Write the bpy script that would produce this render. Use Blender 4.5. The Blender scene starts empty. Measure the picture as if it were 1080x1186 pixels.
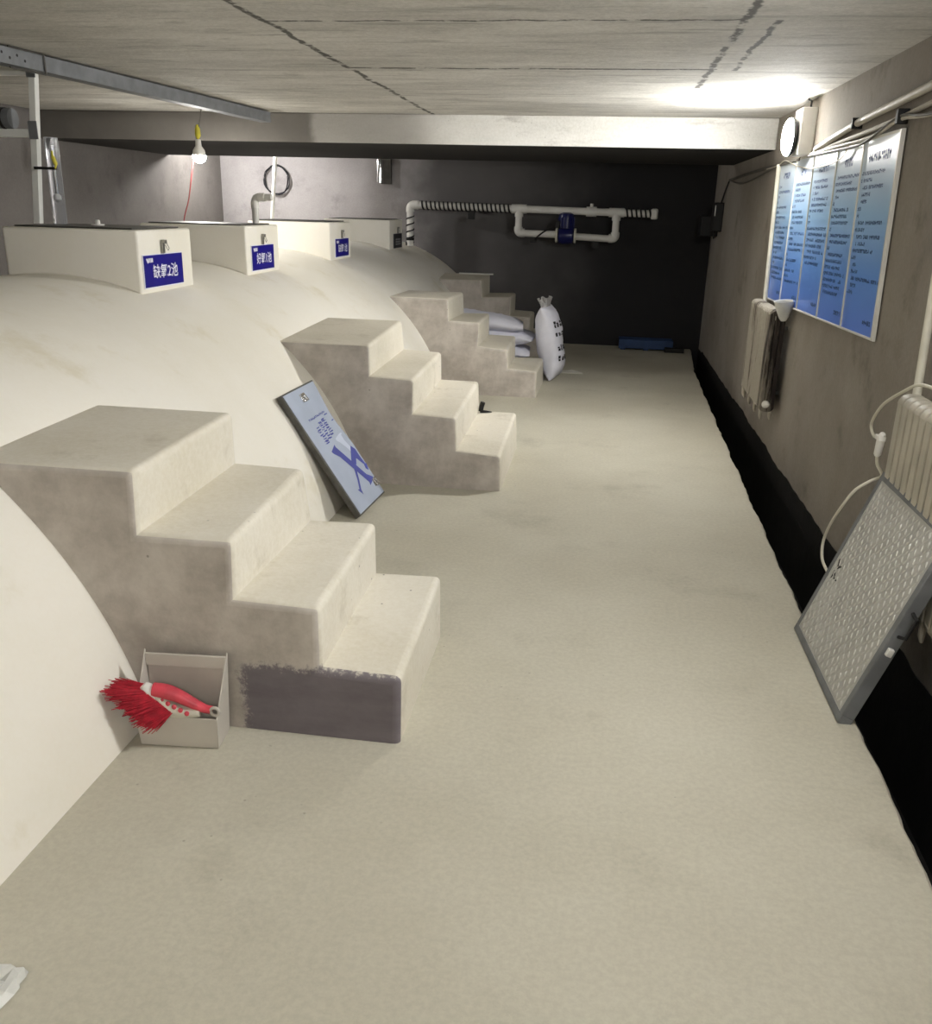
import bpy, bmesh, math, random
from math import sin, cos, pi, sqrt, radians
from mathutils import Vector, Matrix, noise as mnoise

random.seed(7)
SC = bpy.context.scene
COL = SC.collection

# ------------------------------------------------------------------ helpers
def lin(c):
    return tuple((x / 12.92 if x <= 0.04045 else ((x + 0.055) / 1.055) ** 2.4) for x in (v / 255.0 for v in c))

def basis(d):
    d = Vector(d).normalized()
    a = Vector((0, 0, 1)) if abs(d.z) < 0.9 else Vector((1, 0, 0))
    x = d.cross(a).normalized()
    return x, d.cross(x).normalized(), d


class MB:
    """collects geometry in world coordinates"""
    def __init__(s):
        s.v = []; s.f = []

    def add(s, vs, fs):
        o = len(s.v)
        s.v += [tuple(p) for p in vs]
        s.f += [tuple(i + o for i in f) for f in fs]
        return s

    def box(s, a, b):
        x0, y0, z0 = a; x1, y1, z1 = b
        return s.add([(x0, y0, z0), (x1, y0, z0), (x1, y1, z0), (x0, y1, z0), (x0, y0, z1), (x1, y0, z1), (x1, y1, z1), (x0, y1, z1)],
                     [(0, 3, 2, 1), (4, 5, 6, 7), (0, 1, 5, 4), (1, 2, 6, 5), (2, 3, 7, 6), (3, 0, 4, 7)])

    def obox(s, c, ax, h):
        c = Vector(c); ax = [Vector(a).normalized() * k for a, k in zip(ax, h)]
        vs = []
        for k in (-1, 1):
            for i, j in ((-1, -1), (1, -1), (1, 1), (-1, 1)):
                vs.append(c + ax[0] * i + ax[1] * j + ax[2] * k)
        return s.add(vs, [(0, 3, 2, 1), (4, 5, 6, 7), (0, 1, 5, 4), (1, 2, 6, 5), (2, 3, 7, 6), (3, 0, 4, 7)])

    def prism(s, pa, pb):
        n = len(pa)
        fs = [tuple(range(n)), tuple(reversed(range(n, 2 * n)))]
        for i in range(n):
            j = (i + 1) % n
            fs.append((i, i + n, j + n, j))
        return s.add(list(pa) + list(pb), fs)

    def tube(s, path, r, seg=12, caps=True):
        path = [Vector(p) for p in path]
        n = len(path)
        rs = r if isinstance(r, (list, tuple)) else [r] * n
        rings = []
        t0 = (path[1] - path[0]).normalized()
        x, y, _ = basis(t0)
        for i, p in enumerate(path):
            if i == 0: t = t0
            elif i == n - 1: t = (path[-1] - path[-2]).normalized()
            else:
                t = ((path[i] - path[i - 1]).normalized() + (path[i + 1] - path[i]).normalized())
                t = t.normalized() if t.length > 1e-6 else (path[i + 1] - path[i]).normalized()
            x = (x - t * x.dot(t))
            x = x.normalized() if x.length > 1e-6 else basis(t)[0]
            y = t.cross(x)
            rings.append([p + (x * cos(2 * pi * k / seg) + y * sin(2 * pi * k / seg)) * rs[i] for k in range(seg)])
        vs = [q for rg in rings for q in rg]
        fs = []
        for i in range(n - 1):
            for k in range(seg):
                k2 = (k + 1) % seg
                fs.append((i * seg + k, i * seg + k2, (i + 1) * seg + k2, (i + 1) * seg + k))
        if caps:
            fs.append(tuple(reversed(range(seg)))); fs.append(tuple((n - 1) * seg + k for k in range(seg)))
        return s.add(vs, fs)

    def lathe(s, prof, o, d, seg=24, caps=True):
        x, y, z = basis(d); o = Vector(o)
        vs = []; n = len(prof); fs = []
        for r, h in prof:
            for k in range(seg):
                a = 2 * pi * k / seg
                vs.append(o + (x * cos(a) + y * sin(a)) * r + z * h)
        for i in range(n - 1):
            for k in range(seg):
                k2 = (k + 1) % seg
                fs.append((i * seg + k, i * seg + k2, (i + 1) * seg + k2, (i + 1) * seg + k))
        if caps:
            fs.append(tuple(reversed(range(seg)))); fs.append(tuple((n - 1) * seg + k for k in range(seg)))
        return s.add(vs, fs)


def build(name, mb, mat, parent=None, loc=None, bevel=0, segs=2, smooth=True, angle=38):
    me = bpy.data.meshes.new(name)
    org = Vector(loc) if loc is not None else (parent.location.copy() if parent and parent.parent is None
                                              else (parent.parent.location.copy() if parent else Vector((0, 0, 0))))
    me.from_pydata([tuple(Vector(p) - org) for p in mb.v], [], mb.f)
    me.update()
    bm = bmesh.new(); bm.from_mesh(me)
    bmesh.ops.recalc_face_normals(bm, faces=bm.faces)
    bm.to_mesh(me); bm.free()
    if smooth:
        for p in me.polygons: p.use_smooth = True
        me.set_sharp_from_angle(angle=radians(angle))
    me.materials.append(mat)
    o = bpy.data.objects.new(name, me)
    COL.objects.link(o)
    if parent is None: o.location = org
    else: o.parent = parent
    if bevel:
        m = o.modifiers.new('bevel', 'BEVEL'); m.width = bevel; m.segments = segs
        m.limit_method = 'ANGLE'; m.angle_limit = radians(40); m.harden_normals = False
    return o


def tag(o, label, cat, group=None):
    o['label'] = label; o['category'] = cat
    if group: o['group'] = group
    return o


def thing(name, loc, label, cat, group=None):
    o = bpy.data.objects.new(name, None); o.empty_display_size = 0.05
    COL.objects.link(o); o.location = loc
    return tag(o, label, cat, group)


def struct(o):
    o['kind'] = 'structure'; return o


def smooth_path(pts, n=8):
    pts = [Vector(p) for p in pts]
    P = [pts[0]] + pts + [pts[-1]]
    out = []
    for i in range(1, len(P) - 2):
        a, b, c, d = P[i - 1], P[i], P[i + 1], P[i + 2]
        for k in range(n):
            t = k / n
            out.append(0.5 * ((2 * b) + (c - a) * t + (2 * a - 5 * b + 4 * c - d) * t * t + (3 * b - a - 3 * c + d) * t ** 3))
    out.append(pts[-1])
    return out


def text_geo(s, size, thick=0.0):
    cu = bpy.data.curves.new('lettering', 'FONT'); cu.body = s; cu.size = size
    cu.align_x = 'CENTER'; cu.align_y = 'CENTER'; cu.offset = thick; cu.resolution_u = 3
    o = bpy.data.objects.new('lettering', cu); COL.objects.link(o)
    dg = bpy.context.evaluated_depsgraph_get()
    me = bpy.data.meshes.new_from_object(o.evaluated_get(dg))
    v = [tuple(p.co) for p in me.vertices]; f = [tuple(p.vertices) for p in me.polygons]
    bpy.data.objects.remove(o); bpy.data.curves.remove(cu); bpy.data.meshes.remove(me)
    return v, f

# ------------------------------------------------------------------ materials
class NT:
    def __init__(s, name):
        s.m = bpy.data.materials.new(name); s.m.use_nodes = True
        s.t = s.m.node_tree; s.t.nodes.clear()
        s.out = s.t.nodes.new('ShaderNodeOutputMaterial')
        s.b = s.t.nodes.new('ShaderNodeBsdfPrincipled')
        s.t.links.new(s.b.outputs[0], s.out.inputs[0])
        s.tc = s.t.nodes.new('ShaderNodeTexCoord')
        s.obj = s.tc.outputs['Object']; s.gen = s.tc.outputs['Generated']

    def L(s, a, b): s.t.links.new(a, b)

    def put(s, sock, v):
        if hasattr(v, 'is_output'): s.L(v, sock)
        else: sock.default_value = v

    def math(s, op, a, b=0.0, c=None, clamp=False):
        n = s.t.nodes.new('ShaderNodeMath'); n.operation = op; n.use_clamp = clamp
        s.put(n.inputs[0], a); s.put(n.inputs[1], b)
        if c is not None: s.put(n.inputs[2], c)
        return n.outputs[0]

    def noise(s, scale, detail=4, rough=0.55, vec=None, stretch=None):
        n = s.t.nodes.new('ShaderNodeTexNoise'); n.inputs['Scale'].default_value = scale
        n.inputs['Detail'].default_value = detail; n.inputs['Roughness'].default_value = rough
        v = vec or s.obj
        if stretch:
            mp = s.t.nodes.new('ShaderNodeMapping'); mp.inputs['Scale'].default_value = stretch
            s.L(v, mp.inputs[0]); v = mp.outputs[0]
        s.L(v, n.inputs['Vector'])
        return n.outputs[0]

    def voro(s, scale, vec=None, feature='F1'):
        n = s.t.nodes.new('ShaderNodeTexVoronoi'); n.inputs['Scale'].default_value = scale; n.feature = feature
        s.L(vec or s.obj, n.inputs['Vector'])
        return n.outputs['Distance']

    def ss(s, x, lo, hi):
        n = s.t.nodes.new('ShaderNodeMapRange'); n.interpolation_type = 'SMOOTHSTEP'
        s.put(n.inputs[0], x); s.put(n.inputs[1], lo); s.put(n.inputs[2], hi)
        return n.outputs[0]

    def mix(s, f, a, b, mode='MIX'):
        n = s.t.nodes.new('ShaderNodeMix'); n.data_type = 'RGBA'; n.blend_type = mode
        s.put(n.inputs[0], f)
        for i, v in ((6, a), (7, b)):
            s.put(n.inputs[i], v if hasattr(v, 'is_output') else (*v, 1))
        return n.outputs[2]

    def xyz(s, v=None):
        n = s.t.nodes.new('ShaderNodeSeparateXYZ'); s.L(v or s.obj, n.inputs[0]); return n.outputs

    def finish(s, col, rough=0.8, bump=None, bstr=0.3, bdist=0.01, metal=0.0, spec=0.3):
        s.put(s.b.inputs['Base Color'], col if hasattr(col, 'is_output') else (*col, 1))
        s.put(s.b.inputs['Roughness'], rough); s.put(s.b.inputs['Metallic'], metal)
        s.b.inputs['Specular IOR Level'].default_value = spec
        if bump is not None:
            n = s.t.nodes.new('ShaderNodeBump'); n.inputs['Strength'].default_value = bstr; n.inputs['Distance'].default_value = bdist
            s.L(bump, n.inputs['Height']); s.L(n.outputs[0], s.b.inputs['Normal'])
        return s.m


def plain(name, c, rough=0.5, metal=0.0, var=0.12, scale=8, bstr=0.0, spec=0.4):
    n = NT(name); c = lin(c)
    a = n.noise(scale, 5)
    col = n.mix(n.ss(a, 0.3, 0.7), tuple(x * (1 - var) for x in c), tuple(min(1, x * (1 + var)) for x in c))
    return n.finish(col, rough, n.noise(scale * 12, 3) if bstr else None, bstr, 0.003, metal, spec)


def emit(name, c, strength):
    n = NT(name)
    n.b.inputs['Emission Color'].default_value = (*c, 1); n.b.inputs['Emission Strength'].default_value = strength
    return n.finish((0.9, 0.9, 0.9), 0.4)


def concrete(name, c1, c2, c3=None, big=0.7, rough=0.88, bstr=0.25, pits=0.0, extra=None, stretch=None, grain=0.12):
    n = NT(name); c1, c2 = lin(c1), lin(c2)
    a = n.noise(big, 6, 0.6, stretch=stretch)
    col = n.mix(n.ss(a, 0.32, 0.68), c1, c2)
    if c3:
        b = n.noise(big * 2.7, 7, 0.65, stretch=stretch)
        col = n.mix(n.math('MULTIPLY', n.ss(b, 0.54, 0.72), 0.7), col, lin(c3))
    fine = n.noise(55, 4, 0.7)
    col = n.mix(grain, col, n.mix(n.ss(fine, 0.3, 0.7), (0.02, 0.02, 0.02), (0.95, 0.95, 0.93)), 'OVERLAY')
    if pits:
        v = n.voro(16)
        g = n.noise(1.3, 2)
        m = n.math('MULTIPLY', n.math('SUBTRACT', 1.0, n.ss(v, 0.03, 0.09)), n.ss(g, 0.5, 0.62))
        col = n.mix(n.math('MULTIPLY', m, pits), col, (0.06, 0.055, 0.05))
    h = n.math('ADD', n.math('MULTIPLY', n.noise(7, 4), 1.5), n.math('MULTIPLY', fine, 0.35))
    if extra: col = extra(n, col)
    return n.finish(col, rough, h, bstr, 0.01, 0.0, 0.25)


def ceiling_lines(n, col):
    o = n.xyz()
    # board grain running across the room and darker damp blotches
    g = n.noise(1.0, 6, 0.65, stretch=(1.6, 14, 1))
    col = n.mix(n.math('MULTIPLY', n.ss(g, 0.52, 0.7), 0.55), col, lin((134, 131, 124)))
    g2 = n.noise(2.2, 7, 0.7, stretch=(1.0, 5, 1))
    col = n.mix(n.math('MULTIPLY', n.ss(g2, 0.6, 0.7), 0.6), col, lin((102, 99, 93)))
    jit = n.math('MULTIPLY', n.math('SUBTRACT', n.noise(4, 5, 0.7), 0.5), 0.09)
    br = n.ss(n.noise(9, 4, 0.7), 0.38, 0.5)
    x = n.math('ADD', o[0], jit); y = n.math('ADD', o[1], jit)
    def seg(a, at, w, along, lo, hi):
        d = n.math('ABSOLUTE', n.math('SUBTRACT', a, at))
        m = n.math('SUBTRACT', 1.0, n.ss(d, w * 0.4, w))
        m = n.math('MULTIPLY', m, n.math('GREATER_THAN', along, lo))
        return n.math('MULTIPLY', m, n.math('LESS_THAN', along, hi))
    ms = [seg(x, -1.44, 0.022, y, -3.5, 7.7), seg(y, 5.16, 0.03, x, -1.44, 0.5), seg(x, 0.47, 0.022, y, 0, 5.9),
          seg(x, 0.59, 0.016, y, 3.9, 5.2), seg(y, 2.6, 0.03, x, 0.47, 1.3), seg(y, 1.9, 0.025, x, -4.9, -1.44),
          seg(y, 3.9, 0.016, x, -1.44, 0.47)]
    tot = ms[0]
    for m in ms[1:]: tot = n.math('MAXIMUM', tot, m)
    return n.mix(n.math('MULTIPLY', n.math('MULTIPLY', tot, br), 0.85), col, lin((48, 45, 40)))


def wall_back_falloff(n, col):
    # pale plaster on the left bay, darkening rightwards: falloff of light painted in
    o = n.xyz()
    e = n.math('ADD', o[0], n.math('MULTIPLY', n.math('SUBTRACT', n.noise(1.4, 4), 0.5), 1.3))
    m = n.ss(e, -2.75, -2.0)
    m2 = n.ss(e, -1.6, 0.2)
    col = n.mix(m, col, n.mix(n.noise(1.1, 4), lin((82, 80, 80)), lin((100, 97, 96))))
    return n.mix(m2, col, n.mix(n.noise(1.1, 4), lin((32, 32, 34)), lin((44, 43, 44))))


M = {}
M['floor'] = concrete('floor_screed', (182, 177, 160), (197, 193, 177), (168, 163, 147), big=0.55, rough=0.8, bstr=0.14, pits=0.35, grain=0.07)
M['tank'] = concrete('white_tank_paint', (236, 231, 217), (242, 238, 228), (222, 214, 190), big=0.8, rough=0.7, bstr=0.12, grain=0.04)
M['hatch'] = concrete('white_hatch_paint', (236, 231, 216), (242, 238, 228), big=1.2, rough=0.7, bstr=0.12, grain=0.04)
M['ceil'] = concrete('board_marked_ceiling', (178, 175, 168), (202, 199, 192), (156, 153, 146), big=1.1, rough=0.85, bstr=0.3, extra=ceiling_lines, stretch=(1, 2.5, 1))
def beam_shade(n, col):
    # the underside of the beam is coloured near black, its shade painted in
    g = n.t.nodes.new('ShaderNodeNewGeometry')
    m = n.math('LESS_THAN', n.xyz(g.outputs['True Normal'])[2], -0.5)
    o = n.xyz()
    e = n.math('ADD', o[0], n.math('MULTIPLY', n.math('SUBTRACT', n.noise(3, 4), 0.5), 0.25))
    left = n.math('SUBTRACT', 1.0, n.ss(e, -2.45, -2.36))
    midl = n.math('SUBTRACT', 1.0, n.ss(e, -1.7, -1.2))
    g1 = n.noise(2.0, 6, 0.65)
    col = n.mix(n.math('MULTIPLY', midl, 0.75), col, n.mix(g1, lin((112, 108, 102)), lin((150, 146, 140))))  # plaster bays darker to the left, with the lamp's fade painted in
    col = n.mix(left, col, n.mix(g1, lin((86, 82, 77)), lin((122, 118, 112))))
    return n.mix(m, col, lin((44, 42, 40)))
M['beam'] = concrete('beam_concrete', (204, 202, 196), (224, 222, 217), (168, 165, 159), big=1.4, rough=0.85, bstr=0.3, pits=0.5, stretch=(0.6, 1, 2.5), extra=beam_shade)
M['wall_r'] = concrete('right_wall_plaster', (130, 123, 115), (150, 143, 134), (106, 100, 93), big=0.9, rough=0.85, bstr=0.16, grain=0.06)
M['wall_l'] = concrete('left_wall_plaster', (98, 94, 91), (112, 108, 105), (86, 82, 80), big=0.9, rough=0.85, bstr=0.16, grain=0.06)
M['wall_b'] = concrete('back_wall_plaster', (150, 146, 146), (172, 168, 168), (130, 126, 126), big=0.9, rough=0.8, bstr=0.16, extra=wall_back_falloff, grain=0.06)
M['trench_shade'] = concrete('trench_shade_black', (16, 15, 14), (26, 24, 22), big=2, rough=0.95, bstr=0.3)  # near black: the trench's lack of light put into the colour


def stair_patch(n, col):
    o = n.xyz()
    q = n.math('ADD', n.math('MULTIPLY', n.math('SUBTRACT', n.noise(7, 4, 0.7), 0.5), 0.09), n.math('MULTIPLY', n.math('SUBTRACT', n.noise(60, 4, 0.8), 0.5), 0.10))
    a = n.math('SUBTRACT', 1.0, n.ss(n.math('ADD', o[2], q), 0.215, 0.245))
    b = n.ss(n.math('ADD', o[0], q), -0.12, -0.09)
    c = n.math('LESS_THAN', o[1], 0.02)
    m = n.math('MULTIPLY', n.math('MULTIPLY', a, b), c)
    dark = n.mix(n.noise(3.5, 6, 0.65, stretch=(1, 1, 3)), lin((88, 82, 86)), lin((140, 133, 137)))
    return n.mix(m, col, dark)

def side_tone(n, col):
    # the cheek faces are greyer and darker than treads and risers
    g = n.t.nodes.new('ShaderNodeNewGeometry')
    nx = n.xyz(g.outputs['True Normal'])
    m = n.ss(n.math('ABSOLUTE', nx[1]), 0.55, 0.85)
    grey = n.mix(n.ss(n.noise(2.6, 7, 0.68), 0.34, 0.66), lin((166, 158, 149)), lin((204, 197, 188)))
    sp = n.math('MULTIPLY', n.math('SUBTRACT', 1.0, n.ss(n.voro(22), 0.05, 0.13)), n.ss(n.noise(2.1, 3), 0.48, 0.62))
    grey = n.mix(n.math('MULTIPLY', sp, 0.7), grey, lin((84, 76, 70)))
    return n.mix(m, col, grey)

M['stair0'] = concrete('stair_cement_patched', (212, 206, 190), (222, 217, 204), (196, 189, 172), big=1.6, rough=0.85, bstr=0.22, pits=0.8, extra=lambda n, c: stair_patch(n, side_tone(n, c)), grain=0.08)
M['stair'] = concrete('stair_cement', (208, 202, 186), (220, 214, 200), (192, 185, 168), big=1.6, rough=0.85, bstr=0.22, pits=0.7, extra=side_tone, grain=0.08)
M['white_pl'] = plain('white_plastic', (226, 224, 218), 0.4, var=0.04)
M['pvc'] = plain('white_pvc', (216, 214, 208), 0.4, var=0.05)
M['blue'] = plain('sign_blue', (24, 16, 128), 0.35, var=0.04)
M['signw'] = plain('sign_white', (232, 232, 244), 0.5, var=0.02)
M['grey_txt'] = plain('shaded_print', (150, 150, 152), 0.6, var=0.04)  # white of the farthest sign, greyed by shade put into the colour
M['blackish'] = plain('shaded_sign', (36, 36, 40), 0.5, var=0.1)  # face of the farthest sign, its shade put into the colour
M['black'] = plain('black_rubber', (20, 19, 18), 0.6, var=0.1)
M['steel'] = plain('worn_steel', (150, 148, 142), 0.35, 0.85, var=0.15, scale=14)
M['galv'] = plain('galvanised_steel', (116, 118, 120), 0.6, 0.15, var=0.15, scale=10)
M['darkst'] = plain('dark_steel', (92, 90, 86), 0.5, 0.6, var=0.2, scale=12)
M['chrome'] = plain('chrome', (220, 220, 220), 0.12, 1.0, var=0.03)
M['aluw'] = plain('white_enamel_tube', (226, 226, 220), 0.4, 0.0, var=0.05)
M['bristle'] = plain('red_bristle', (172, 26, 46), 0.6, var=0.25, scale=60)
M['red'] = plain('red_plastic', (204, 70, 84), 0.35, var=0.15, scale=20)
M['redcord'] = plain('red_cord', (110, 40, 40), 0.6)
M['cream'] = plain('cream_plastic', (206, 202, 186), 0.45, var=0.08)
M['pan'] = plain('dustpan_plastic', (196, 190, 180), 0.45, var=0.06, scale=5)
M['cable'] = plain('cable_sheath', (186, 180, 168), 0.5, var=0.1)
M['cabled'] = plain('grey_cable', (96, 92, 86), 0.55, var=0.15)
M['conduit'] = plain('conduit_pvc', (190, 184, 172), 0.45, var=0.08)
M['radiator'] = plain('radiator_paint', (182, 176, 162), 0.5, var=0.14, scale=6, bstr=0.1)
def rust_mat():
    n = NT('rust_streaked_radiator')
    g = n.noise(9, 6, 0.7, stretch=(1, 1, 0.12))
    col = n.mix(n.ss(g, 0.40, 0.56), lin((150, 143, 130)), lin((42, 34, 30)))
    o = n.xyz(); side = n.ss(o[1], -.36, -.30)
    col = n.mix(side, col, n.mix(n.ss(g, 0.5, 0.62), lin((166, 160, 148)), lin((92, 82, 72))))
    return n.finish(col, 0.6, n.noise(40, 4), 0.3, 0.003)
M['radrust'] = rust_mat()
M['sack'] = plain('woven_sack', (222, 222, 232), 0.55, var=0.06, scale=5, bstr=0.08)
M['sackc'] = plain('clear_film', (172, 170, 168), 0.3, var=0.3, scale=25)
M['ink'] = plain('black_ink', (28, 28, 34), 0.6)
M['pumpb'] = plain('pump_blue', (18, 22, 78), 0.3, var=0.1)
M['palletb'] = plain('pallet_blue', (40, 66, 108), 0.5, var=0.1)
M['yellow'] = plain('yellow_tape', (196, 186, 60), 0.5)
M['paper'] = plain('white_paper', (206, 203, 194), 0.7, var=0.05)
M['frame_w'] = plain('white_trim', (214, 212, 204), 0.4, var=0.04)
M['navy'] = plain('printed_navy', (58, 66, 150), 0.5, var=0.08)
M['navyl'] = plain('printed_lilac', (112, 112, 170), 0.5, var=0.08)
M['panelf'] = plain('panel_blue_grey', (168, 178, 196), 0.4, 0.15, var=0.06, scale=4)
M['panele'] = plain('panel_pale_print', (196, 204, 220), 0.45, 0.1, var=0.04)
M['cloudy'] = plain('cloudy_plastic', (212, 212, 206), 0.45, var=0.08, scale=18)
M['tread'] = plain('checker_steel', (182, 181, 176), 0.5, 0.25, var=0.1, scale=6, bstr=0.08)
M['bump'] = plain('checker_lozenge', (192, 191, 185), 0.5, 0.2, var=0.06)
M['sink'] = plain('lamp_heatsink', (40, 39, 38), 0.6)

def poster_mat():
    n = NT('printed_blue_poster')
    z = n.xyz(n.gen)[2]
    r = n.t.nodes.new('ShaderNodeValToRGB'); n.L(z, r.inputs[0])
    el = r.color_ramp.elements
    el[0].position = 0.0; el[0].color = (*lin((98, 138, 236)), 1)
    el[1].position = 1.0; el[1].color = (*lin((226, 234, 242)), 1)
    e = el.new(0.3); e.color = (*lin((108, 158, 236)), 1)
    e = el.new(0.62); e.color = (*lin((160, 200, 240)), 1)
    return n.finish(r.outputs[0], 0.3, None, spec=0.45)
M['poster'] = poster_mat()
M['posttxt'] = plain('poster_print', (62, 92, 150), 0.5, var=0.05)

def glass_mat():
    n = NT('clear_acrylic')
    n.b.inputs['Transmission Weight'].default_value = 0.92
    n.b.inputs['IOR'].default_value = 1.3
    return n.finish((0.85, 0.88, 0.92), 0.08)
M['acrylic'] = glass_mat()

A_POWER, B_POWER, BULB_POWER, D_POWER = 150.0, 230.0, 170.0, 140.0
M['ledA'] = emit('lit_diffuser_near', (1.0, 0.998, 0.99), A_POWER)
M['ledB'] = emit('lit_diffuser_far', (1.0, 0.985, 0.95), B_POWER)
M['ledC'] = emit('lit_bulb_behind_beam', (1.0, 0.98, 0.96), 360.0)
M['bulb'] = emit('lit_bulb', (1.0, 0.97, 0.92), BULB_POWER)
M['ledD'] = emit('lit_tube', (1.0, 0.998, 0.99), D_POWER)

# ------------------------------------------------------------------ constants of the place
XW = 1.24            # right wall
XL = -4.88           # left wall
YB = 11.4            # back wall
YF = -3.6            # wall behind
ZC = 2.30            # ceiling
CX, CZ, CR = -2.892, -0.3586, 1.579     # barrel vault section

def arc_x(z, r=CR): return CX + sqrt(r * r - (z - CZ) ** 2)
def arc_z(x, r=CR): return CZ + sqrt(r * r - (x - CX) ** 2)

# ------------------------------------------------------------------ room shell
def floor_edge(y):
    pts = [(-3.6, 0.955), (2.0, 0.946), (2.7, 0.951), (3.7, 0.944), (5.6, 0.971), (9.75, 1.045), (11.4, 1.15)]
    for (y0, x0), (y1, x1) in zip(pts, pts[1:]):
        if y <= y1:
            t = (y - y0) / (y1 - y0); return x0 + (x1 - x0) * t
    return pts[-1][1]

mb = MB()
ys = [YF + (YB - YF) * i / 420 for i in range(421)]
vt = []
for i, y in enumerate(ys):
    j = 0.012 * mnoise.noise(Vector((3.1, y * 3.0, 0))) + 0.008 * mnoise.noise(Vector((1.7, y * 13.0, 4)))
    x = floor_edge(y) + j
    vt += [(XL - 0.02, y, 0), (x - 0.012, y, 0), (x, y, -0.012), (x - 0.01 + j, y, -0.5), (XL - 0.02, y, -0.5)]
fs = []
for i in range(len(ys) - 1):
    a = i * 5; b = a + 5
    for k in range(5):
        k2 = (k + 1) % 5
        fs.append((a + k, a + k2, b + k2, b + k))
fs += [(0, 1, 2, 3, 4), tuple(reversed([len(vt) - 5 + k for k in range(5)]))]
mb.add(vt, fs)
struct(build('floor', mb, M['floor'], angle=30))

struct(build('trench', MB().box((0.85, YF, -0.56), (XW + 0.1, YB, -0.48)), M['trench_shade']))
struct(build('ceiling', MB().box((XL - 0.2, YF - 0.2, ZC), (XW + 0.2, YB + 0.2, ZC + 0.15)), M['ceil'], smooth=False))
struct(build('wall_right', MB().box((XW, YF - 0.2, -0.5), (XW + 0.15, YB + 0.15, ZC)), M['wall_r'], smooth=False))
struct(build('wall_left', MB().box((XL - 0.15, YF - 0.2, -0.5), (XL, YB + 0.15, ZC)), M['wall_l'], smooth=False))
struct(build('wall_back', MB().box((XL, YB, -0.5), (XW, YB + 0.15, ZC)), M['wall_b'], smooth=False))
struct(build('wall_front', MB().box((XL, YF - 0.15, -0.5), (XW, YF, ZC)), M['wall_l'], smooth=False))
# dropped beam
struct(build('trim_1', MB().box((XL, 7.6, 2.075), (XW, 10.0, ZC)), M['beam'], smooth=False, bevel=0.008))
# trench shade painted as a black strip at the foot of the right wall, ragged along its top
mb = MB(); n = 300; vs = []; fs = []
for i in range(n + 1):
    y = YF + (YB - YF) * i / n
    zt = 0.03 + 0.05 * mnoise.noise(Vector((0, y * 1.1, 9))) + 0.02 * mnoise.noise(Vector((0, y * 6, 2)))
    vs += [(XW - 0.004, y, -0.48), (XW - 0.004, y, zt), (XW, y, zt), (XW, y, -0.48)]
for i in range(n):
    a = i * 4; b = a + 4
    for k in range(4):
        k2 = (k + 1) % 4
        fs.append((a + k, a + k2, b + k2, b + k))
mb.add(vs, fs)
struct(build('trench_shade_strip', mb, M['trench_shade']))

# ------------------------------------------------------------------ vaulted tank
mb = MB(); N = 96
zt0 = -0.003
a0 = math.asin((zt0 - CZ) / CR)
prof = []
for i in range(N + 1):
    a = a0 + (pi - 2 * a0) * i / N
    prof.append((CX + CR * cos(a), CZ + CR * sin(a)))
ny = 90; vs = []
for j in range(ny + 1):
    y = YF + 0.002 + (YB - 0.004 - YF) * j / ny
    for x, z in prof:
        dx, dz = (x - CX) / CR, (z - CZ) / CR
        d = 0.006 * mnoise.noise(Vector((x * 1.5, y * 1.2, z * 1.5)))
        d *= min(1, max(0, z / 0.15))
        vs.append((x + dx * d, y, z + dz * d))
w = N + 1; fs = []
for j in range(ny):
    for i in range(N): fs.append((j * w + i, j * w + i + 1, (j + 1) * w + i + 1, (j + 1) * w + i))
    fs.append((j * w + N, j * w, (j + 1) * w, (j + 1) * w + N))
fs += [tuple(range(w)), tuple(reversed([ny * w + i for i in range(w)]))]
mb.add(vs, fs)
tag(build('vaulted_tank', mb, M['tank'], loc=(CX, 4.0, 0), angle=50),
    'long white-painted barrel-vaulted tank running down the left side of the basement', 'tank')

# ------------------------------------------------------------------ hatch boxes
HATCH = [(4.43, 5.05), (5.88, 6.50), (7.79, 8.44), (10.03, 10.68)]
HL = ['nearest white hatch box, with the 缺氧2池 sign and the white tube stand', 'white hatch box with the 好氧1池 sign, second from the camera',
      'white hatch box with the 缺氧1池 sign, behind the 好氧1池 box', 'farthest white hatch box, with a dark sign, beside the back wall']
for k, (y0, y1) in enumerate(HATCH):
    x0, x1, zt = -3.12, -2.37, 1.449
    root = thing('hatch_box', ((x0 + x1) / 2, (y0 + y1) / 2, 1.2), HL[k], 'hatch box', 'hatch boxes along the tank crest')
    poly = [(x1, zt)]
    for i in range(17):
        x = x1 + (x0 - x1) * i / 16
        poly.append((x, arc_z(x) - 0.006))
    poly.append((x0, zt))
    bm = MB().prism([(x, y0, z) for x, z in poly], [(x, y1, z) for x, z in poly])
    build('body', bm, M['hatch'], root, bevel=0.012, segs=3)
    c = MB().box((x0 + 0.04, y0 + 0.05, zt + 0.001), (x1 - 0.05, y1 - 0.04, zt + 0.009))
    cov = build('cover', c, M['darkst'], root, bevel=0.002)
    if k == 0:
        kn = MB().lathe([(0.035, 0.009), (0.035, 0.016), (0.014, 0.017), (0.013, 0.032), (0.010, 0.038)], (-2.78, 4.78, zt), (0, 0, 1), 16)
        build('cover_knob', kn, M['white_pl'], cov)

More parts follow.
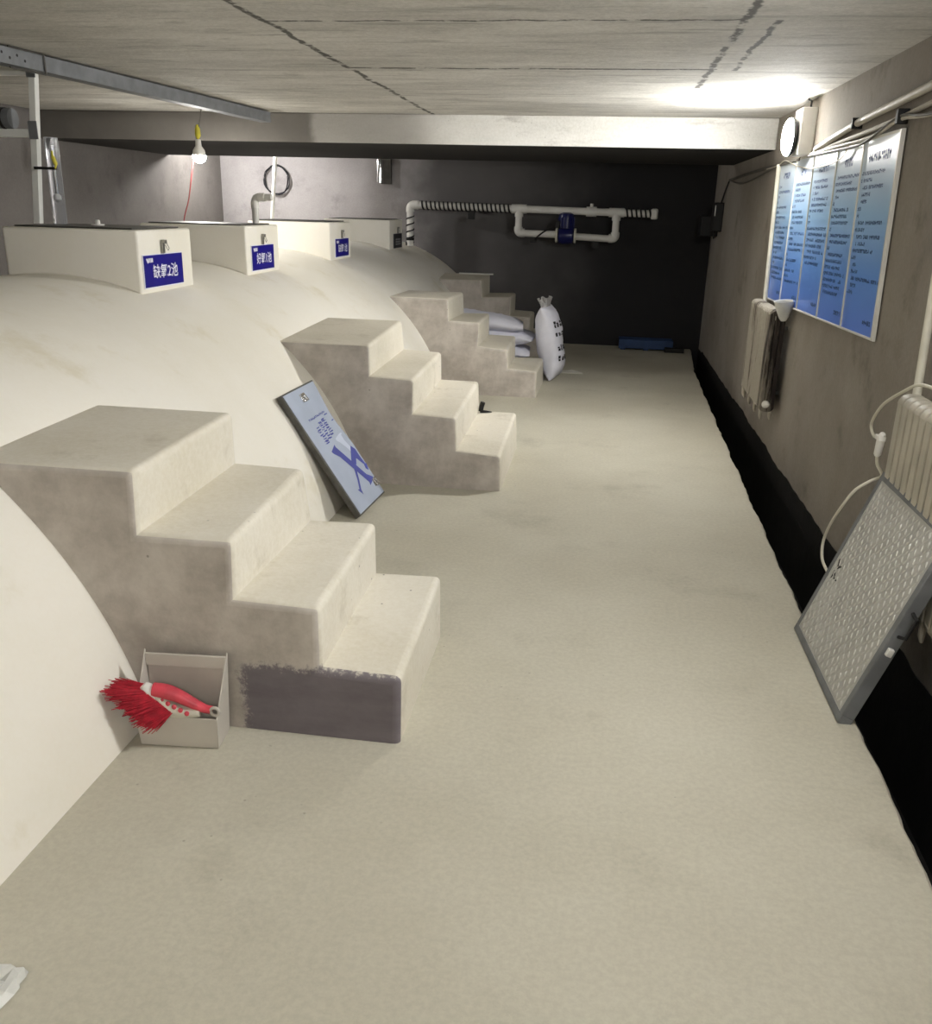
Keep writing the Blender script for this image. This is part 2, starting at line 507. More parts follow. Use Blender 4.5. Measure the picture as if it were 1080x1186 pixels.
# ------------------------------------------------------------------ tank signs
SIGN = [('缺氧2池', 4.465, 4.903, 1.160, 1.322), ('好氧1池', 5.958, 6.367, 1.157, 1.318), ('缺氧1池', 7.926, 8.336, 1.155, 1.307), ('', 10.205, 10.615, 1.147, 1.298)]
SL = ['blue sign reading 缺氧2池 on the nearest hatch box', 'blue sign reading 好氧1池 on the second hatch box', 'blue sign reading 缺氧1池 on the third hatch box',
      'small dark unlit sign with pale writing on the farthest hatch box']
XS = -2.368
for k, (txt, y0, y1, z0, z1) in enumerate(SIGN):
    root = thing('tank_sign', (XS, (y0 + y1) / 2, z0), SL[k], 'sign', 'signs hanging on the hatch boxes')
    yc, zc = (y0 + y1) / 2, (z0 + z1) / 2
    build('backing', MB().box((XS, y0 - 0.006, z0 - 0.006), (XS + 0.004, y1 + 0.004, z1 + 0.004)), M['signw'] if k < 3 else M['grey_txt'], root)
    build('face', MB().box((XS + 0.004, y0, z0), (XS + 0.0075, y1, z1)), M['blue'] if k < 3 else M['blackish'], root)
    t = MB()
    if txt:
        v, f = text_geo(txt, 0.082, 0.0008)
        sy = 1.0
        t.add([(XS + 0.0082, yc + 0.012 + p[0] * sy, zc - 0.010 + p[1] * 0.95) for p in v], f)
        build('lettering', t, M['signw'], root, smooth=False)
        e = MB()
        e.add([(XS + 0.0082, y0 + 0.02 + a, z1 - 0.018 + b) for a, b in ((0, 0), (0.018, -0.024), (0.036, 0), (0.027, 0.006), (0.018, 0.0), (0.009, 0.006))], [(0, 1, 2, 3, 4, 5)])
        for i in range(4):
            yy = y0 + 0.045 + i * 0.013
            e.add([(XS + 0.0082, yy, z1 - 0.036), (XS + 0.0082, yy + 0.010, z1 - 0.036), (XS + 0.0082, yy + 0.010, z1 - 0.014), (XS + 0.0082, yy, z1 - 0.014)], [(0, 1, 2, 3)])
        build('emblem', e, M['signw'], root, smooth=False)
    else:
        for i in range(3):
            yy = yc - 0.12 + i * 0.085
            for r in range(3):
                t.add([(XS + 0.0082, yy, zc - 0.045 + r * 0.026), (XS + 0.0082, yy + 0.07, zc - 0.045 + r * 0.026),
                       (XS + 0.0082, yy + 0.07, zc - 0.028 + r * 0.026), (XS + 0.0082, yy, zc - 0.028 + r * 0.026)], [(0, 1, 2, 3)])
        build('lettering', t, M['grey_txt'], root, smooth=False)
    h = MB()
    yk = yc + 0.012
    h.box((XS, yk - 0.022, z1 + 0.005), (XS + 0.012, yk + 0.004, z1 + 0.062))
    h.box((XS, yk - 0.018, z1 + 0.055), (XS + 0.022, yk + 0.012, z1 + 0.075))
    h.tube([(XS + 0.018, yk + 0.008, z1 + 0.062), (XS + 0.018, yk + 0.04, z1 + 0.03), (XS + 0.014, yk + 0.034, z1 + 0.018), (XS + 0.012, yk + 0.004, z1 + 0.05)], 0.0022, 6)
    build('hanger_clip', h, M['steel'], root, bevel=0.002)

# ------------------------------------------------------------------ staircases
# section points (x, z) of the near and the far cheek: tread nose, riser foot
NEAR = [
    dict(o1=(-1.334, .839), r1=(-1.340, .639), o2=(-1.039, .641), r2=(-1.045, .452), o3=(-.776, .445), r3=(-.775, .237), o4=(-.525, .231), r4=(-.527, 0)),
    dict(o1=(-1.312, .832), r1=(-1.311, .653), o2=(-1.049, .642), r2=(-1.052, .442), o3=(-.794, .431), r3=(-.786, .235), o4=(-.524, .215), r4=(-.516, 0)),
    dict(o1=(-1.333, .839), r1=(-1.324, .650), o2=(-1.050, .640), r2=(-1.056, .437), o3=(-.792, .415), r3=(-.780, .251), o4=(-.526, .236), r4=(-.519, 0)),
    dict(o1=(-1.355, .827), r1=(-1.340, .643), o2=(-1.011, .656), r2=(-1.015, .450), o3=(-.785, .440), r3=(-.785, .240), o4=(-.525, .235), r4=(-.525, 0))]
FAR = [
    dict(o1=(-1.341, .852), r1=(-1.338, .656), o2=(-1.072, .650), r2=(-1.045, .447), o3=(-.791, .453), r3=(-.789, .249), o4=(-.536, .256), r4=(-.532, 0)),
    dict(o1=(-1.353, .852), r1=(-1.337, .657), o2=(-1.073, .646), r2=(-1.068, .458), o3=(-.806, .457), r3=(-.795, .250), o4=(-.532, .249), r4=(-.519, 0)),
    dict(o1=(-1.320, .830), r1=(-1.308, .635), o2=(-1.060, .640), r2=(-1.056, .440), o3=(-.798, .436), r3=(-.793, .233), o4=(-.516, .234), r4=(-.509, 0)),
    dict(o1=(-1.338, .854), r1=(-1.333, .639), o2=(-1.020, .650), r2=(-1.020, .450), o3=(-.785, .440), r3=(-.785, .240), o4=(-.525, .235), r4=(-.525, 0))]
SY = [(2.342, 3.110), (5.028, 6.094), (7.864, 8.661), (10.202, 10.872)]
STL = ['nearest concrete steps, with a dark cement patch and the dustpan at their side', 'wide concrete steps with a blue-grey panel leaning beside them',
       'concrete steps in front of the pile of white sacks', 'farthest concrete steps, dim, beside the back wall with a white strip on top']
for k in range(4):
    yn, yf = SY[k]
    def sect(D, y):
        zt = D['o1'][1]
        p = [(arc_x(zt) - 0.012, zt)]
        p += [D[q] for q in ('o1', 'r1', 'o2', 'r2', 'o3', 'r3', 'o4', 'r4')]
        p.append((arc_x(0) - 0.01, 0.0))
        for i in range(1, 12):
            z = zt * i / 12; p.append((arc_x(z) - 0.012, z))
        return [(x, y, z) for x, z in p]
    mb = MB().prism(sect(NEAR[k], yn), sect(FAR[k], yf))
    bm = bmesh.new()
    vv = [bm.verts.new(v) for v in mb.v]
    for f in mb.f: bm.faces.new([vv[i] for i in f])
    bmesh.ops.recalc_face_normals(bm, faces=bm.faces)
    bm.verts.ensure_lookup_table(); bm.edges.ensure_lookup_table()
    sel = []
    for e in bm.edges:
        if len(e.link_faces) != 2 or not e.is_convex: continue
        if e.calc_face_angle(0) < radians(50): continue
        a, b = e.verts[0].co, e.verts[1].co
        if a.z < 0.001 and b.z < 0.001: continue
        if all(v.x < arc_x(min(0.86, v.z)) + 0.0 for v in (a, b)) : continue
        sel.append(e)
    bmesh.ops.bevel(bm, geom=sel, offset=0.024, segments=4, profile=0.55, affect='EDGES', clamp_overlap=True)
    nb = MB(); bm.verts.index_update()
    nb.add([v.co.copy() for v in bm.verts], [[v.index for v in f.verts] for f in bm.faces]); bm.free()
    o = build('concrete_stairs', nb, M['stair0'] if k == 0 else M['stair'], loc=(-0.93, yn, 0), angle=32)
    for p in o.data.polygons:
        if p.area > 0.02: p.use_smooth = False
    tag(o, STL[k], 'stairs', 'concrete steps up to the tank')

# ------------------------------------------------------------------ dustpan and brush
root = thing('dustpan', (-1.2, 2.26, 0), 'grey plastic box dustpan standing between the tank and the nearest steps', 'dustpan')
ang = radians(5)
def dp(x, y, z):
    return Vector((-1.318 + x * cos(ang) - y * sin(ang), 2.192 + x * sin(ang) + y * cos(ang), z))
W, D_, HB, HF, TH = 0.256, 0.108, 0.277, 0.112, 0.004
b = MB()
def slab(pts, nrm):
    q = [Vector(p) + Vector(nrm) * TH for p in pts]; b.prism(pts, q)
build_pts = lambda L: [dp(*p) for p in L]
b.prism(build_pts([(0.006, 0, 0.002), (W - .006, 0, 0.002), (W - .006, D_, 0.002), (0.006, D_, 0.002)]), build_pts([(0.006, 0, 0.007), (W - .006, 0, 0.007), (W - .006, D_, 0.007), (0.006, D_, 0.007)]))
b.prism(build_pts([(0.006, 0, .002), (W - .006, 0, .002), (W, -.012, HF), (0, -.012, HF)]), build_pts([(0.006, TH, .002), (W - .006, TH, .002), (W, -.008, HF), (0, -.008, HF)]))
build('front_lip', b, M['pan'], root, bevel=0.0015)
b = MB()
b.prism(build_pts([(0.006, D_ - TH, .002), (W - .006, D_ - TH, .002), (W - .003, D_ - TH, .225), (.003, D_ - TH, .225)]), build_pts([(0.006, D_, .002), (W - .006, D_, .002), (W - .003, D_, .225), (.003, D_, .225)]))
b.prism(build_pts([(.003, D_ - .012, .225), (W - .003, D_ - .012, .225), (W, D_ - .010, HB - .012), (0, D_ - .010, HB - .012)]), build_pts([(.003, D_, .225), (W - .003, D_, .225), (W, D_, HB - .012), (0, D_, HB - .012)]))
build('back_wall', b, M['pan'], root, bevel=0.0015)
for s in (0, 1):
    x0 = 0.0 if s == 0 else W - TH
    b = MB()
    P = [(x0 + (.006 if s == 0 else -.006), 0, .002), (x0 + (.006 if s == 0 else -.006), D_, .002), (x0 - (0.004 if s == 0 else -0.004), D_, HB), (x0, -.012, HF)]
    b.prism(build_pts(P), build_pts([(p[0] + TH, p[1], p[2]) for p in P]))
    build('side_wall', b, M['pan'], root, bevel=0.001)

root = thing('hand_brush', (-1.2, 2.2, 0.12), 'red hand brush with red bristles lying across the grey dustpan', 'brush')
# axis runs from bristle end (left) to handle end (right)
h = MB()
hp = smooth_path([(-1.262, 2.208, .190), (-1.225, 2.212, .186), (-1.185, 2.216, .172), (-1.145, 2.218, .152), (-1.11, 2.219, .137), (-1.085, 2.219, .134)], 6)
rr = [0.023 - 0.010 * min(1, max(0, (i / (len(hp) - 1) - 0.25) / 0.6)) for i in range(len(hp))]
h.tube(hp, rr, 14)
hd = build('handle', h, M['red'], root)
h = MB(); ring = []
for i in range(21):
    a = 2 * pi * i / 20; ring.append((-1.071 + 0.0135 * cos(a), 2.211, .134 + 0.0135 * sin(a)))
h.tube(ring, 0.005, 8, caps=False)
build('hang_ring', h, M['pan'], hd)
h = MB()
cap = smooth_path([(-1.278, 2.207, .200), (-1.262, 2.207, .178), (-1.235, 2.208, .150), (-1.205, 2.208, .128), (-1.165, 2.209, .122), (-1.118, 2.210, .124)], 6)
h.tube(cap, [0.011 + 0.013 * sin(pi * min(1, i / (len(cap) - 1) * 1.0)) for i in range(len(cap))], 14)
build('brush_head', h, M['cream'], root)
h = MB().tube([(-1.292, 2.204, .206), (-1.284, 2.205, .196), (-1.262, 2.206, .168), (-1.236, 2.206, .140), (-1.212, 2.206, .124)], [0.012, 0.020, 0.023, 0.020, 0.010], 14)
build('collar', h, M['white_pl'], root)
h = MB()
rnd = random.Random(3)
for i in range(1500):
    t = rnd.random(); w_ = rnd.uniform(-1, 1)
    p0 = Vector((-1.282 + 0.085 * t, 2.205 + 0.020 * w_, .196 - 0.066 * t))
    d = Vector((-0.108 + 0.02 * rnd.uniform(-1, 1) + 0.045 * t, -0.012 + 0.026 * w_ + 0.01 * rnd.uniform(-1, 1), 0.004 - 0.058 * t + 0.012 * rnd.uniform(-1, 1) ))
    d *= rnd.uniform(0.86, 1.06)
    mid = p0 + d * 0.55 + Vector((0, 0, -0.002))
    p1 = p0 + d
    zlim = 0.004
    # keep bristle tips off the tank skin
    for _ in range(6):
        if (p1.x - CX) ** 2 + (p1.z - CZ) ** 2 < (CR + 0.006) ** 2: p1.x += 0.008
    h.tube([p0, mid, p1], [0.0022, 0.0020, 0.0012], 4)
bo = build('bristles', h, M['bristle'], root); bo['kind'] = 'stuff'
h = MB()
for i in range(5):
    c = Vector((-1.232 + i * 0.02, 2.199 - 0.001 * i, .164 - i * 0.0085))
    h.lathe([(0.007, 0), (0.008, 0.004), (0.004, 0.0065)], c - Vector((0, 0.002, 0)), (0.1, -1, 0.3), 8)
build('grip_pad', h, M['red'], root)

# ------------------------------------------------------------------ blue-grey panel leaning on the tank
Bn, Bf = Vector((-1.222, 4.352, 0.002)), Vector((-1.196, 4.785, 0.002))
_e = (Bf - Bn).normalized(); _u = Vector((-_e.y, _e.x, 0)) * sin(0.60) + Vector((0, 0, cos(0.60)))
Bf = Bn + _e * 0.448
Tn, Tf = Bn + _u * 0.758, Bn + _e * 0.458 + _u * 0.764
nrm = (Bf - Bn).cross(Tn - Bn).normalized()
if nrm.x < 0: nrm = -nrm
def pf(u, v, off=0.0):      # u: 0 near .. 1 far, v: 0 top .. 1 bottom
    a = Tn.lerp(Tf, u); c = Bn.lerp(Bf, u)
    return a.lerp(c, v) + nrm * off
root = thing('leaning_panel', Bn.lerp(Bf, 0.5), 'blue-grey panel printed with a large blue X, leaning on the white tank', 'panel')
wav = lambda v: 0.99 - 0.085 * sin(pi * min(1, v / 0.60)) ** 2 * (v < 0.60)
out = [(0, 0)] + [(0, 1)] + [(1.0, 1.0)] + [(wav(1 - i / 24) if i > 0 else 1, 1 - i / 24) for i in range(1, 25)]
# thickness lies on the camera side of the tank: body from 0.004 to 0.045
build('case', MB().prism([pf(u, v, 0.002) for u, v in out], [pf(u, v, 0.036) for u, v in out]), M['darkst'], root, bevel=0.004)
ins = [(0.03, 0.012), (0.03, 0.988), (0.975, 0.988)] + [(wav(1 - i / 24) - 0.02, max(0.012, 1 - i / 24)) for i in range(1, 25)]
build('face_sheet', MB().prism([pf(u, v, 0.036) for u, v in ins], [pf(u, v, 0.038) for u, v in ins]), M['panelf'], root, smooth=False)
g = MB()
def pq(m, pts, off=0.0388): m.add([pf(u, v, off) for u, v in pts], [tuple(range(len(pts)))])
# serif X, heavy stroke and its pale outlined partner
pq(g, [(.30, .515), (.48, .485), (.47, .505), (.60, .62), (.80, .80), (.92, .845), (.90, .86), (.72, .885), (.74, .86), (.60, .735), (.42, .58), (.32, .535)])
pq(g, [(.62, .66), (.86, .56), (.93, .60), (.93, .66), (.95, .735), (.985, .735), (.93, .79), (.88, .765), (.90, .73), (.80, .66), (.70, .70)])
pq(g, [(.585, .70), (.62, .73), (.52, .80), (.42, .86), (.40, .90), (.33, .845), (.38, .85), (.48, .79)])
build('printed_cross', g, M['navy'], root, smooth=False)
g = MB()
pq(g, [(.60, .455), (.76, .44), (.84, .44), (.845, .45), (.80, .455), (.80, .50), (.86, .585), (.80, .61), (.74, .555), (.66, .50), (.60, .47)], 0.0384)
build('printed_ribbon', g, M['panele'], root, smooth=False)
g = MB(); rnd = random.Random(11)
wu_big = lambda r: r.random() < 0.6
def strip(u, v, du, dv, n, mat_list):
    for i in range(n):
        for _ in range(3):
            a = u + du * (i + rnd.uniform(0.0, 0.55)) / n if du else u + rnd.uniform(0, 0.05)
            c = v + dv * (i + rnd.uniform(0.0, 0.5)) / n if dv else v + rnd.uniform(0, 0.014)
            wu = (abs(du) / n * 0.55) if du else rnd.choice((0.085, 0.085, 0.02)); wv = (abs(dv) / n * (0.22 if wu_big(rnd) else 0.5)) if dv else 0.007
            pq(mat_list, [(a, c), (a + wu, c), (a + wu, c + wv), (a, c + wv)])
strip(.28, .315, 0, .145, 8, g); strip(.41, .29, 0, .145, 8, g); strip(.54, .275, 0, .145, 8, g)
strip(.24, .235, .52, 0, 22, g)
pq(g, [(.70, .262), (.80, .262), (.80, .270), (.70, .270)]); pq(g, [(.80, .325), (.86, .325), (.86, .333), (.80, .333)])
build('lettering', g, M['navy'], root, smooth=False)
for (u, v) in ((.47, .085), (.90, .885)):
    l = MB(); c = pf(u, v, 0.038)
    ax = [(Tf - Tn).normalized(), (Bn - Tn).normalized(), nrm]
    l.obox(c + nrm * 0.002, ax, (0.030, 0.024, 0.002))
    l.tube([c + ax[0] * -.02 + nrm * .006 - ax[1] * .012, c - ax[0] * .02 + ax[1] * .024 + nrm * .012, c + ax[0] * .02 + ax[1] * .024 + nrm * .012, c + ax[0] * .02 - ax[1] * .012 + nrm * .006], 0.005, 8)
    l.obox(c - ax[1] * .018 + nrm * .006, ax, (0.026, 0.006, 0.004))
    build('latch', l, M['chrome'], root, bevel=0.001)

# ------------------------------------------------------------------ checker plate leaning over the trench
P1, P2 = Vector((0.880, 2.733, 0.003)), Vector((0.876, 3.452, 0.003))
U = Vector((0.236, 0.0, 0.690)).normalized(); LEN = 0.724
V = (P2 - P1).normalized(); Nn = V.cross(U).normalized()
if Nn.x > 0: Nn = -Nn
WID = (P2 - P1).length
def cp(a, b, off=0.0): return P1 + V * a + U * b + Nn * off
root = thing('checker_plate_cover', P1.lerp(P2, 0.5), 'checker-plate steel cover leaning on the near radiator over the black trench', 'steel cover')
T = 0.045
f = MB()
for a0_, a1_, b0, b1 in ((0, WID, 0, .03), (0, WID, LEN - .03, LEN), (0, .03, .03, LEN - .03), (WID - .03, WID, .03, LEN - .03)):
    f.obox(cp((a0_ + a1_) / 2, (b0 + b1) / 2, -T / 2), (V, U, Nn), ((a1_ - a0_) / 2, (b1 - b0) / 2, T / 2))
build('rim_frame', f, M['galv'], root, bevel=0.003)
pl_ = MB().obox(cp(WID / 2, LEN / 2, -0.006), (V, U, Nn), (WID / 2 - .028, LEN / 2 - .028, 0.004))
plate = build('tread_sheet', pl_, M['tread'], root)
lz = MB(); nx_, ny_ = 24, 26
for i in range(nx_):
    for j in range(ny_):
        a = .05 + (WID - .10) * i / (nx_ - 1); bb = .05 + (LEN - .10) * j / (ny_ - 1)
        s = 1 if (i + j) % 2 == 0 else -1
        d1 = (U * 0.9 + V * 0.45 * s).normalized(); d2 = Nn.cross(d1)
        c = cp(a, bb, -0.002)
        ln, wd = 0.0125, 0.0035
        lz.add([c - d1 * ln, c + d2 * wd, c + d1 * ln, c - d2 * wd, c + Nn * 0.0035 + d1 * ln * .5, c + Nn * 0.0035 - d1 * ln * .5],
               [(0, 1, 5), (1, 4, 5), (1, 2, 4), (2, 3, 4), (3, 5, 4), (3, 0, 5)])
lo = build('lozenge_tread', lz, M['bump'], plate, smooth=False); lo['kind'] = 'stuff'
k_ = MB().obox(cp(-0.006, .30, -0.022), (V, U, Nn), (0.008, 0.014, 0.010))
build('latch_tongue', k_, M['white_pl'], root, bevel=0.003)
k_ = MB().tube([cp(-0.004, .36, -.02), cp(-0.03, .37, -.03), cp(-0.03, .44, -.03), cp(-0.004, .45, -.02)], 0.006, 8)
build('grab_handle', k_, M['black'], root)
k_ = MB()
rnd = random.Random(5)
for i in range(7):
    c = cp(WID - .10 + rnd.uniform(-.035, .035), .32 + rnd.uniform(-.03, .03), 0.0006 - 0.002)
    a_ = rnd.uniform(0, pi); d1 = V * cos(a_) + U * sin(a_); d2 = Nn.cross(d1)
    k_.obox(c, (d1, d2, Nn), (rnd.uniform(.006, .018), rnd.uniform(.003, .006), .0004))
build('tar_smear', k_, M['black'], plate)

# ------------------------------------------------------------------ radiators
def radiator(y0, nsec, z0, z1, label, plug, rmat):
    pitch = 0.0625; xf, xb = 1.105, 1.205
    root = thing('radiator', (1.16, y0 + pitch * nsec / 2, z0), label, 'radiator', 'cast radiators on the right wall')
    for i in range(nsec):
        ya = y0 + i * pitch; yc = ya + pitch / 2
        b = MB(); r = 0.038
        pr = []
        for cx_, cz_, a_s in ((xb - r, z1 - r, 0), (xf + r, z1 - r, 90), (xf + r, z0 + r, 180), (xb - r, z0 + r, 270)):
            for q in range(5):
                a = radians(a_s + 22.5 * q); pr.append((cx_ + r * cos(a), cz_ + r * sin(a)))
        hw = 0.024
        # top and bottom headers of the section, then its three upright columns
        b.prism([(x, yc - hw, z) for x, z in pr if z > z1 - .09], [(x, yc + hw, z) for x, z in pr if z > z1 - .09])
        b.prism([(x, yc - hw, z) for x, z in pr if z < z0 + .09], [(x, yc + hw, z) for x, z in pr if z < z0 + .09])
        for xc in (xf + .016, (xf + xb) / 2, xb - .016):
            b.prism([(xc - .014, yc - hw, z0 + .03), (xc + .014, yc - hw, z0 + .03), (xc + .014, yc + hw, z0 + .03), (xc - .014, yc + hw, z0 + .03)],
                    [(xc - .014, yc - hw, z1 - .03), (xc + .014, yc - hw, z1 - .03), (xc + .014, yc + hw, z1 - .03), (xc - .014, yc + hw, z1 - .03)])
        b.box((xf + .012, yc - .004, z0 + .03), (xb - .012, yc + .004, z1 - .03))
        so = build('section', b, rmat, root, bevel=0.008, segs=3)
        if i in (0, nsec - 1) or i % 4 == 0:
            b = MB()
            for x in (xf + .02, xb - .02):
                b.tube([(x, yc, z0 + 0.02), (x, yc, z0 - 0.03), (x + .004, yc, z0 - 0.055)], [0.014, 0.012, 0.006], 8)
            build('foot', b, M['radiator'], so)
    b = MB()
    for z in (z0 + .05, z1 - .05):
        b.tube([(1.155, y0 + .01, z), (1.155, y0 + pitch * nsec - .01, z)], 0.022, 12)
    build('connecting_tube', b, M['radiator'], root)
    b = MB()
    for yy in (y0 + pitch * 1.5, y0 + pitch * (nsec - 1.5)):
        for z in (z0 + .12, z1 - .12):
            b.box((1.17, yy - .008, z - .012), (XW, yy + .008, z + .012))
    build('wall_bracket', b, M['darkst'], root)
    if plug:
        b = MB().lathe([(0.024, 0), (0.026, 0.012), (0.024, 0.022), (0.012, 0.03)], (1.145, y0 + .008, z0 + .055), (0, -1, 0), 16)
        build('end_plug', b, M['white_pl'], root)
    return root
radiator(6.13, 14, 0.34, 1.015, 'cast radiator with a round white end plug, below the far end of the blue board', True, M['radrust'])
radiator(2.555, 14, 0.33, 0.995, 'cream cast radiator behind the leaning checker-plate cover', False, M['radiator'])

# cup hanging over the corner of the far radiator
c = MB().lathe([(0.016, 0), (0.03, 0.02), (0.062, 0.115), (0.066, 0.128), (0.060, 0.126), (0.027, 0.022), (0.001, 0.012)], (1.178, 6.085, 0.955), (-0.10, -0.06, 1), 20)
tag(build('plastic_cup', c, M['cloudy'], loc=(1.178, 6.085, 0.955)), 'cloudy white plastic cup perched on the top corner of the far radiator', 'cup')

# heating pipes
for (ya, za, yb_, zb, lab) in ((3.64, ZC, 3.53, 0.955, 'thin cream pipe rising from the near radiator up the right wall'),
                               (7.16, 1.95, 7.01, 0.97, 'thin cream pipe rising from the far radiator beside the blue board')):
    m = MB().tube([(1.205, ya, za), (1.205, yb_, zb), (1.19, yb_ - .02, zb - .03)], 0.016, 12)
    o = build('heating_pipe', m, M['cream'], loc=(1.205, yb_, zb))
    tag(o, lab, 'pipe', 'heating pipes on the right wall')

# ------------------------------------------------------------------ notice board
root = thing('notice_board', (1.22, 5.7, 1.03), 'long blue five-column notice board of printed rules on the right wall', 'notice board')
YB_ = [4.271, 4.832, 5.384, 5.946, 6.532, 7.022]; YT_ = [4.347, 4.928, 5.448, 6.048, 6.572, 7.203]
ZB_ = [1.086, 1.073, 1.060, 1.050, 1.034, 1.024]; ZT_ = [1.955, 1.952, 1.951, 1.950, 1.950, 1.950]
XP = 1.222
build('backing_board', MB().prism([(XP + .012, YB_[0] - .012, ZB_[0] - .012), (XP + .012, YT_[0] - .012, ZT_[0] + .012), (XP + .012, YT_[-1] + .012, ZT_[-1] + .012), (XP + .012, YB_[-1] + .012, ZB_[-1] - .012)],
                                  [(XP + .001, YB_[0] - .012, ZB_[0] - .012), (XP + .001, YT_[0] - .012, ZT_[0] + .012), (XP + .001, YT_[-1] + .012, ZT_[-1] + .012), (XP + .001, YB_[-1] + .012, ZB_[-1] - .012)]), M['frame_w'], root)
rnd = random.Random(21)
TITLE = [12, 6, 8, 5, 7]
for k in range(5):
    def q(s, t, off=0.0):     # s: 0 left edge as read (far end for k) .. 1, t: 0 bottom .. 1 top
        yb = YB_[k + 1] + (YB_[k] - YB_[k + 1]) * s; yt = YT_[k + 1] + (YT_[k] - YT_[k + 1]) * s
        zb = ZB_[k + 1] + (ZB_[k] - ZB_[k + 1]) * s; zt = ZT_[k + 1] + (ZT_[k] - ZT_[k + 1]) * s
        return (XP - off, yb + (yt - yb) * t, zb + (zt - zb) * t)
    m = MB(); n1, n2 = 2, 8
    vs = [q(i / n1, j / n2, 0.0) for j in range(n2 + 1) for i in range(n1 + 1)]
    m.add(vs, [(j * (n1 + 1) + i, j * (n1 + 1) + i + 1, (j + 1) * (n1 + 1) + i + 1, (j + 1) * (n1 + 1) + i) for j in range(n2) for i in range(n1)])
    pn = build('poster_column', m, M['poster'], root, smooth=False)
    tx = MB()
    def glyph(s, t, ws, ht):
        for _ in range(3):
            if rnd.random() < 0.5:
                a = s + rnd.uniform(0, ws * .7); tx.add([q(a, t, .0008), q(a + ws * .25, t, .0008), q(a + ws * .25, t + ht, .0008), q(a, t + ht, .0008)], [(0, 1, 2, 3)])
            else:
                c_ = t + rnd.uniform(0, ht * .75); tx.add([q(s, c_, .0008), q(s + ws * .85, c_, .0008), q(s + ws * .85, c_ + ht * .25, .0008), q(s, c_ + ht * .25, .0008)], [(0, 1, 2, 3)])
    nt = TITLE[k]; ws = 0.052
    for i in range(nt): glyph(0.5 - nt * ws / 2 + i * ws, 0.885, ws * .85, 0.048)
    t = 0.82
    tend = (0.16, 0.12, 0.30, 0.13, 0.12)[k]
    while t > tend:
        r_ = rnd.random()
        nchar = rnd.randint(16, 23) if r_ < .62 else rnd.randint(2, 9)
        ind = 0.12 if rnd.random() < .5 else 0.05
        for i in range(nchar):
            if ind + i * .037 > .94: break
            if rnd.random() < 0.07: continue
            glyph(ind + i * .037, t, .030, .021)
        t -= 0.037
    for i in range(6): glyph(0.66 + i * .04, 0.05, .034, .026)
    build('lettering', tx, M['posttxt'], pn, smooth=False)
for k in range(6):
    m = MB().prism([(XP - .006, YB_[k] - .007, ZB_[k] - .01), (XP - .006, YB_[k] + .007, ZB_[k] - .01), (XP - .006, YT_[k] + .007, ZT_[k] + .01), (XP - .006, YT_[k] - .007, ZT_[k] + .01)],
                   [(XP + .002, YB_[k] - .007, ZB_[k] - .01), (XP + .002, YB_[k] + .007, ZB_[k] - .01), (XP + .002, YT_[k] + .007, ZT_[k] + .01), (XP + .002, YT_[k] - .007, ZT_[k] + .01)])
    build('divider_strip', m, M['frame_w'], root)
m = MB(); m.tube([(XP - .001, YB_[0], ZB_[0] - .006), (XP - .001, YB_[-1], ZB_[-1] - .006)], 0.006, 6)
build('bottom_strip', m, M['frame_w'], root)

# ------------------------------------------------------------------ wall lamps
def wall_lamp(y, z, matled, label, tilt=0.0):
    root = thing('wall_lamp', (XW, y, z), label, 'lamp', 'lamps on the right wall')
    AX = Vector((cos(tilt), sin(tilt), 0))
    build('base_box', MB().box((1.150, y - .13, z - .11), (XW, y + .10, z + .165)), M['white_pl'], root, bevel=0.006)
    build('heat_sink', MB().lathe([(0.07, 0), (0.10, -.012), (0.115, -.03), (0.115, -.042)], (1.150, y, z), AX, 28), M['sink'], root)
    build('diffuser', MB().lathe([(0.112, 0), (0.108, -.012), (0.092, -.022), (0.06, -.029), (0.02, -.031)], Vector((1.150, y, z)) - AX * 0.042, AX, 28), matled, root)
    b = MB().tube([(1.20, y - .1, z + .165), (1.20, y - .1, min(ZC - .01, z + .2)), (1.19, y - .06, min(ZC - .006, z + .215))], 0.006, 8)
    build('cable_tail', b, M['black'], root)
    return root
wall_lamp(6.36, 2.075, M['ledB'], 'lit white lamp high on the right wall by the beam', radians(4))
wall_lamp(2.35, 2.03, M['ledA'], 'lit lamp high on the right wall, nearer the camera')
root = thing('beam_bulb', (-4.25, 10.32, ZC), 'bulb on the ceiling hidden behind the beam, lighting the back wall', 'lamp')
build('socket', MB().lathe([(0.05, 0), (0.05, -.02), (0.028, -.03), (0.028, -.06)], (-4.25, 10.32, ZC), (0, 0, 1), 16), M['white_pl'], root)
build('globe', MB().lathe([(0.028, -.06), (0.042, -.085), (0.045, -.11), (0.036, -.135), (0.01, -.148)], (-4.25, 10.32, ZC), (0, 0, 1), 16), M['ledC'], root)
root = thing('tube_lamp', (0.55, -1.3, ZC), 'ceiling tube lamp behind the camera', 'lamp')
build('housing', MB().box((0.50, -1.9, ZC - .05), (0.60, -0.7, ZC - .001)), M['white_pl'], root, bevel=0.005)
build('tube', MB().tube([(0.55, -1.88, ZC - .075), (0.55, -0.72, ZC - .075)], 0.018, 12), M['ledD'], root)

